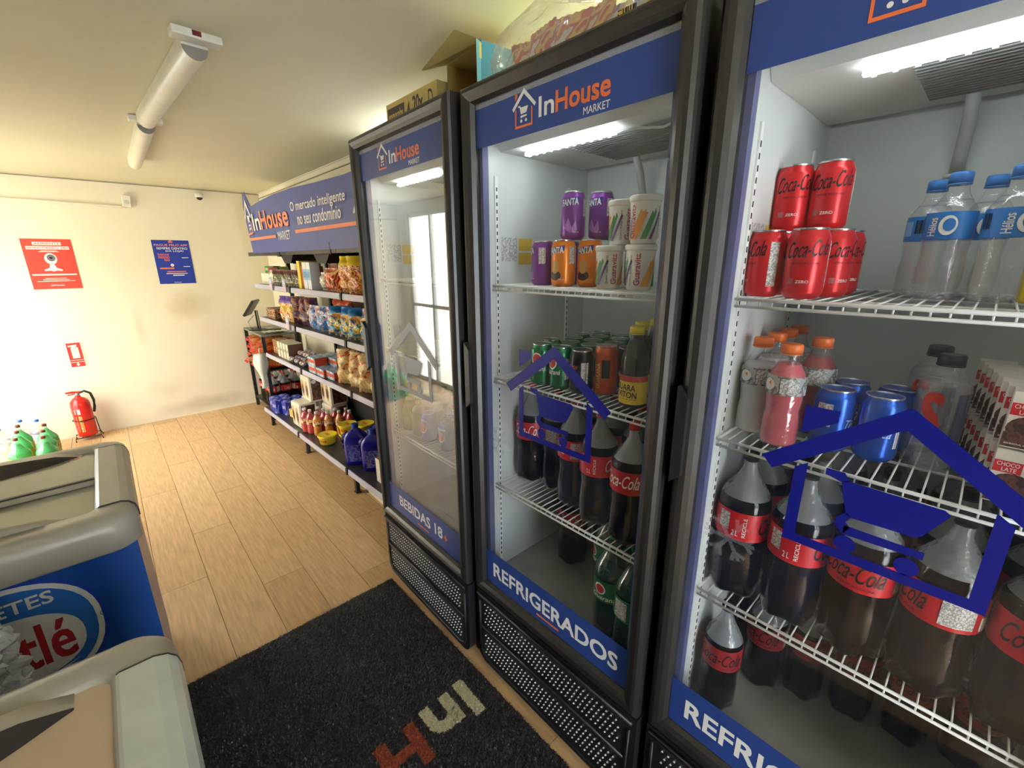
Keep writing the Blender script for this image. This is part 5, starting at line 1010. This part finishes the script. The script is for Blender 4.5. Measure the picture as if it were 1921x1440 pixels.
# fire extinguisher in its floor stand
fe = empty('fire_extinguisher', 'red fire extinguisher with black hose by the back wall', 'extinguisher', None, (-.335, 5.36, .035)); ER = mat('extinguisher_red', (222, 34, 30), .25, coat=.4)
MB().lathe([(.055, 0), (.066, .006), (.068, .015), (.068, .29), (.062, .325), (.040, .352), (.020, .362), (.018, .375)], ER, 28).build('cylinder', fe)
m = MB(); m.lathe([(.016, .375), (.018, .38), (.016, .40)], STEEL, 12); m.prism([(-.07, .405), (.02, .395), (.025, .41), (-.02, .418), (-.072, .416)], -.01, .01, ER); m.prism([(-.062, .388), (.0, .388), (.01, .396), (-.06, .396)], -.008, .008, ER); m.build('valve_handle', fe)
m = MB(); m.tube([(.015, 0, .398), (.05, -.01, .41), (.085, -.015, .385), (.095, -.015, .32), (.090, -.012, .26), (.078, -.005, .21)], .010, BLACK, 8); m.build('hose', fe)
p = MB(); rect(p, -.05, -.008, .05, .20, 0, mat('extinguisher_label', (226, 212, 170), .5, blobs=([(232, 222, 186), (180, 160, 110), (226, 190, 60)], 70, 0))); rect(p, -.05, -.01, .215, .26, 0, WHITE); wrap(p, .068).build('label', fe, recalc=False)
fs = empty('extinguisher_stand', 'black wire floor stand holding the red extinguisher', 'stand', None, (-.335, 5.36, 0)); BW = mat('black_wire', (40, 40, 40), .4, .5)
m = MB(); m.tube([(-.085, -.06, 0), (-.085, -.06, .033), (.085, -.06, .033), (.095, -.075, 0)], .0045, BW, 6); m.tube([(-.085, .07, 0), (-.085, .07, .033), (.085, .07, .033), (.095, .075, 0)], .0045, BW, 6); m.tube([(-.04, -.06, .0305), (-.04, .07, .0305)], .004, BW, 6); m.tube([(.04, -.06, .0305), (.04, .07, .0305)], .004, BW, 6); m.build('base_frame', fs)
m = MB(); m.tube([(.076 * math.cos(2 * PI * i / 20), .076 * math.sin(2 * PI * i / 20), .19) for i in range(20)], .004, BW, 6, True); m.tube([(.076, 0, .19), (.085, -.01, .034)], .004, BW, 6); m.build('hoop', fs)
# motion sensor with conduit, dome camera
ms = empty('motion_sensor', 'white motion sensor box high on the back wall at the end of a conduit', 'sensor', None, (.315, YB, 2.085))
m = MB(); m.T = Matrix.Rotation(.12, 4, 'Y'); m.box((-.032, -.045, -.055), (.032, -.004, .045), mat('sensor_white', (232, 228, 212), .4), .006); m.box((-.012, -.02, .045), (.012, -.002, .07), MATS['sensor_white'], .002); m.build('housing', ms)
m = MB(); m.T = Matrix.Rotation(.12, 4, 'Y'); m.box((-.018, -.0475, -.03), (.018, -.0445, .0), mat('sensor_lens', (200, 198, 186), .3), .001); m.build('lens', ms)
m = MB(); m.tube([(XL + .02, YB - .012, 2.052), (.27, YB - .012, 2.032), (.31, YB - .012, 2.032)], .011, mat('conduit_cream', (222, 214, 190), .6), 10); o = m.build('conduit'); tag(o, 'cream electrical conduit running left along the back wall from the sensor', 'conduit')
dc = empty('dome_camera', 'small white dome camera below the ceiling on the back wall', 'camera', None, (.872, YB, 2.165)); m = MB(); m.lathe([(.028, .03), (.036, .028), (.036, .0), (.030, -.012)], MATS['sensor_white'], 20, (0, -.04)); m.box((-.012, -.04, .028), (.012, -.002, .045), MATS['sensor_white']); m.build('housing', dc)
m = MB(); m.lathe([(.026, -.012), (.022, -.026), (.010, -.034), (.001, -.036)], mat('dark_dome', (60, 56, 50), .15), 18, (0, -.04)); m.build('dome', dc)

# ============================================================ CEILING FITTINGS
TW = mat('yellowed_white_plastic', (226, 222, 202), .35)
def tube_lamp(label, xa, ya, xb, yb):
    o = empty('tube_lamp', label, 'lamp', 'unlit tube lamps on the ceiling', (xa, ya, 2.237), -math.atan2(xb - xa, yb - ya)); L_ = math.hypot(xb - xa, yb - ya)
    m = MB(); m.box((-.068, -.028, -.024), (.068, .026, 0), TW, .005); m.build('end_bracket', o); m = MB(); m.box((-.014, -.030, -.018), (.010, -.027, -.004), mat('maroon_tag', (110, 30, 28), .5)); m.build('maroon_tag', o)
    n_ = 12; r_ = .036; V = []; 
    for yy in (.028, L_): V += [(r_ * math.cos(PI + PI * i / n_), yy, -.03 + r_ * 1.05 * math.sin(PI + PI * i / n_)) for i in range(n_ + 1)]
    K = n_ + 1; m = MB(); m.add(V, [(i, i + 1, K + i + 1, K + i) for i in range(n_)], TW, True); m.box((-r_, .028, -.030), (r_, L_, -.003), TW); m.build('diffuser', o)
    m = MB(); m.add([(a, .0275, c) for a, b_, c in V[:K]], [tuple(range(K))], mat('lamp_end_grey', (140, 136, 122), .5)); m.build('end_cap', o); return o
tube_lamp('nearer unlit tube lamp on the ceiling, with wide bracket and maroon tag', .365, 1.855, .312, 2.93)
tube_lamp('farther unlit tube lamp on the ceiling, continuing the line', .318, 3.02, .335, 4.22)

# battens lighting the ceiling from above the coolers and behind the sign
BAT = glow('batten_tube', (232, 240, 255), 34); BATY = glow('batten_tube_yellow', (246, 255, 214), 40)
def batten(label, loc, L_, gm):
    o = empty('batten_lamp', label, 'lamp', None, loc); m = MB(); m.box((-.025, -L_ / 2, 0), (.025, L_ / 2, .022), TW, .003); m.build('lamp_body', o)
    m = MB(); m.T = Matrix.Translation((0, -L_ / 2 + .02, .036)) @ Matrix.Rotation(-PI / 2, 4, 'X'); m.lathe([(.012, 0), (.012, L_ - .04)], gm, 12); m.build('tube', o); return o
batten('lit batten lamp on the wall above the shelving behind the far cooler top', (1.37, 2.25, 2.03), .6, BAT)
batten('lit batten lamp lying at the back of the middle cooler top', (1.34, .98, 1.9905), .5, BATY)

# ============================================================ THINGS ON TOP OF THE COOLERS
CBX = mat('yellow_kraft', (206, 184, 110), .75, var=.06); CBI = mat('inner_kraft', (190, 160, 84), .8, var=.08); SKY = mat('box_sky_blue', (70, 150, 196), .5)
o = empty('flat_carton', 'long yellowish carton with dark lettering lying on the farthest cooler', 'carton', None, (1.035, 1.60, 1.9905), -PI / 2)
MB().box((-.18, -.07, 0), (.18, .12, .148), CBX, .002).build('box_body', o)
p = MB(); DB = mat('cocoa_ink', (70, 50, 50), .5); rect(p, -.168, -.04, .04, .130, -.0706, DB); text(p, 'gomocoby', -.160, -.05, .075, .118, -.0712, CBX, .03); text(p, '4', -.02, .0, .08, .124, -.0706, DB, .04); text(p, '20x', .02, .09, .08, .134, -.0706, DB, .04); text(p, 'D', .125, .155, .07, .13, -.0706, DB, .01); p.build('lettering', o, recalc=False)
o = empty('open_carton', 'open yellowish cardboard box with blue sides on top of the coolers', 'box', None, (.985, 1.295, 1.9975), -PI / 2 - .1)
m = MB(); W2, H2, D2 = .105, .185, .20
m.box((-W2, 0, 0), (-W2 + .004, D2, H2), CBI); m.box((W2 - .004, 0, 0), (W2, D2, H2), CBI); m.box((-W2 + .004, 0, 0), (W2 - .004, D2, .004), CBI); m.box((-W2 + .004, D2 - .004, .004), (W2 - .004, D2, H2), CBI); m.box((-W2 + .004, 0, H2 - .004), (W2 - .004, D2, H2), CBX); m.build('box_body', o)
MB().box((-W2 - .001, 0, 0), (-W2, D2, H2), SKY).build('printed_side', o); MB().box((W2, 0, 0), (W2 + .001, D2, H2), SKY).build('printed_side', o)
m = MB(); m.add([(-W2 - .03, -.08, H2 - .025), (W2 - .01, -.085, H2 + .008), (W2, .0, H2), (-W2, 0, H2)], [(0, 1, 2, 3)], CBX); m.add([(-W2 - .03, -.08, H2 - .028), (W2 - .01, -.085, H2 + .005), (W2, .0, H2 - .003), (-W2, 0, H2 - .003)], [(0, 1, 2, 3)], CBX); m.build('top_flap', o)
m = MB(); m.add([(W2, 0, 0), (W2 + .02, -.03, .0), (W2 + .02, -.03, H2 - .01), (W2, 0, H2 - .005)], [(0, 1, 2, 3)], SKY); m.add([(W2 + .002, 0, H2 - .05), (W2 + .012, -.02, H2 - .05), (W2 + .012, -.02, H2 - .012), (W2 + .002, 0, H2 - .007)], [(0, 1, 2, 3)], CBX); m.build('side_flap', o, recalc=False)
o = empty('wrapped_snack_bundle', 'clear plastic bag full of red and yellow packets on the middle cooler', 'bag', None, (1.02, .89, 1.9905), -PI / 2)
bundle = film('bundle_film', (232, 230, 222), .28, .06, .10, bump=.9, bscale=26)
m = MB(); nu, nv = 30, 16; V = []; rg = random.Random(9)
for j in range(nv + 1):
    for i in range(nu):
        a = 2 * PI * i / nu; c = PI / 2 * j / nv; k = 1 + .10 * math.sin(3 * a + 4 * c) + .06 * math.sin(7 * a - 5 * c) + rg.uniform(-.02, .02); V.append((.23 * k * math.cos(a) * math.cos(c) ** .5, .15 * k * math.sin(a) * math.cos(c) ** .5, .002 + .205 * math.sin(c) ** .8 * (1 + .08 * math.sin(5 * a)) * (1 - .25 * (math.cos(a) < -.2) * abs(math.cos(a)))))
m.add(V, [(j * nu + i, j * nu + (i + 1) % nu, (j + 1) * nu + (i + 1) % nu, (j + 1) * nu + i) for j in range(nv) for i in range(nu)], bundle, False); m.build('outer_bag', o)
for i, (x, y, a) in enumerate(((-.12, -.02, .3), (-.04, -.05, -.2), (.05, -.04, .2), (.13, -.03, -.3), (0, .05, .1), (.1, .06, 0), (-.1, .06, .2))):
    q = put('bundle_pk', lambda: pillow('snack_packet', 'packet', .11, .135, .05, M2('packet_red_white', (214, 70, 50), [(226, 210, 196), (210, 70, 50), (232, 180, 60), (206, 60, 50)], 14, 1), seed=21), Frame((1.02, .89), -PI / 2), x, y, 1.9945, a, 'red and yellow packet inside the clear bag, %s from the farthest end' % ('first', 'third', 'fifth', 'seventh', 'fourth', 'sixth', 'second')[i], 'packets inside the clear bag')
o = put('lying', lambda: pillow('cleaning_cloth_pack', 'packet', .16, .11, .06, M2('grey_pack', (200, 200, 190), [(206, 206, 196), (230, 196, 70), (190, 196, 190), (90, 70, 160)], 12, .8), seed=5), Frame((.98, .66), -PI / 2), 0, 0, 1.9905, 0, 'pale packet with barcode on the near end of the middle cooler')
m = MB(); bars(m, -.02, .03, .03, .08, -.036, BLACK, 8); m.build('barcode', o, recalc=False)

# bottles behind the far freezer, on the floor by the back wall
for i, (x, y) in enumerate(((-.535, 4.88), (-.530, 4.70), (-.520, 4.52), (-.685, 4.98), (-.675, 4.80), (-.665, 4.60))):
    put('gbig', lambda: bottle('soda_bottle', .335, .060, PETL, mat('pale_green_soda', (90, 190, 110), .15, coat=.4), .85, mat('maroon_cap', (120, 52, 44), .4), (.35, .55, mat('olive_gold_label', (170, 150, 50), .4)), None, .03, 5), W0, x, y, 0, 0, 'green soda bottle with maroon cap on the floor, %s' % ('right column rear', 'right column middle', 'right column front', 'left column rear', 'left column middle', 'left column front')[i], 'green soda bottles behind the far freezer')
for i, (x, y) in enumerate(((-.70, 5.24), (-.60, 5.16), (-.82, 5.2), (-.80, 5.06))):
    put('cbig', lambda: bottle('water_bottle', .31, .048, PETC, WATER, .85, BLUCAP, (.45, .6, mat('pale_wrap', (220, 226, 232), .4)), None, .03, 0), W0, x, y, 0, 0, 'clear bottle with blue cap on the floor behind the green ones, %s' % ('centre', 'right', 'left rear', 'left front')[i], 'clear bottles by the back wall')

# ============================================================ ENTRANCE MAT
em = empty('entrance_mat', 'black coil entrance mat with cream and rust lettering in front of the coolers', 'mat', None, (0, 0, 0))
MX0, MX1, MY0, MY1 = -.045, .802, -.9, 1.78
MATB = mat('mat_black', (32, 31, 32), .8, var=.25, scale=60, bump=.6, bscale=260)
MB().box((MX0, MY0, .0005), (MX1, MY1, .008), MATB).build('backing', em)
CRE = mat('mat_cream', (196, 188, 150), .8, var=.15, scale=80); RST = mat('mat_rust', (150, 66, 42), .8, var=.15, scale=80); CUR = mat('mat_fibre', (44, 43, 44), .45, var=.35, scale=90)
def letter(x, y):
    if .688 <= x <= .729 and .943 <= y <= 1.096: return 1
    if .541 <= x <= .661 and .968 <= y <= 1.09:      # n seen from the far side
        if x >= .620: return 1
        cx, cy = .6, 1.028
        if y >= cy: return 1 if x <= .580 else 0
        d = math.hypot((x - cx), (y - cy)); return 1 if .020 <= d <= .0595 or (x > .6 and d >= .02 and y < 1.0) else 0
    if .366 <= x <= .512 and .930 <= y <= 1.08:
        if x >= .472 or x <= .408 or .985 <= y <= 1.022: return 2
    return 0
rg = random.Random(11); V = []; F = []; MI = []; SMM = []
def blades(n_, ya, yb, s0):
    for k in range(n_):
        x = rg.uniform(MX0, MX1); y = rg.uniform(ya, yb); a = rg.uniform(0, 2 * PI); L_ = rg.uniform(.004, .009) * s0; wd = .0011 * s0; h = rg.uniform(.010, .0155)
        c, s_ = math.cos(a) * L_, math.sin(a) * L_; px, py = -math.sin(a) * wd, math.cos(a) * wd; b = len(V); z0 = .0085; li = letter(x, y)
        V.extend(((x - c - px, y - s_ - py, z0), (x - c + px, y - s_ + py, z0), (x + px, y + py, h), (x - px, y - py, h), (x + c, y + s_, z0 + rg.uniform(0, .005))))
        F.extend(((b, b + 1, b + 2, b + 3), (b + 3, b + 2, b + 4))); MI.extend((li, li))
blades(62000, .55, MY1, 1.0); blades(9000, MY0, .55, 1.5)
me = bpy.data.meshes.new('coil_pile'); me.from_pydata(V, [], F)
for q in (CUR, CRE, RST): me.materials.append(q)
me.polygons.foreach_set('material_index', MI); me.update(); o = bpy.data.objects.new('coil_pile', me); COL.objects.link(o); o.parent = em; o['kind'] = 'stuff'
lt = MB()
for x0, x1, y0, y1, m_ in ((.688, .729, .943, 1.096, CRE), (.620, .661, .968, 1.09, CRE), (.541, .580, 1.028, 1.09, CRE), (.472, .512, .93, 1.08, RST), (.366, .408, .93, 1.08, RST), (.408, .472, .985, 1.022, RST)): lt.box((x0, y0, .0082), (x1, y1, .0092), m_)
pts = [(.6 + .0595 * math.cos(a), 1.028 + .0595 * math.sin(a)) for a in [PI + i * PI / 12 for i in range(13)]]; pin = [(.6 + .020 * math.cos(a), 1.028 + .020 * math.sin(a)) for a in [PI + i * PI / 12 for i in range(13)]]
lt.add([(a, b, .0092) for a, b in pts + pin], [(i, i + 1, 14 + i, 13 + i) for i in range(12)], CRE); lt.build('lettering', em, recalc=False)
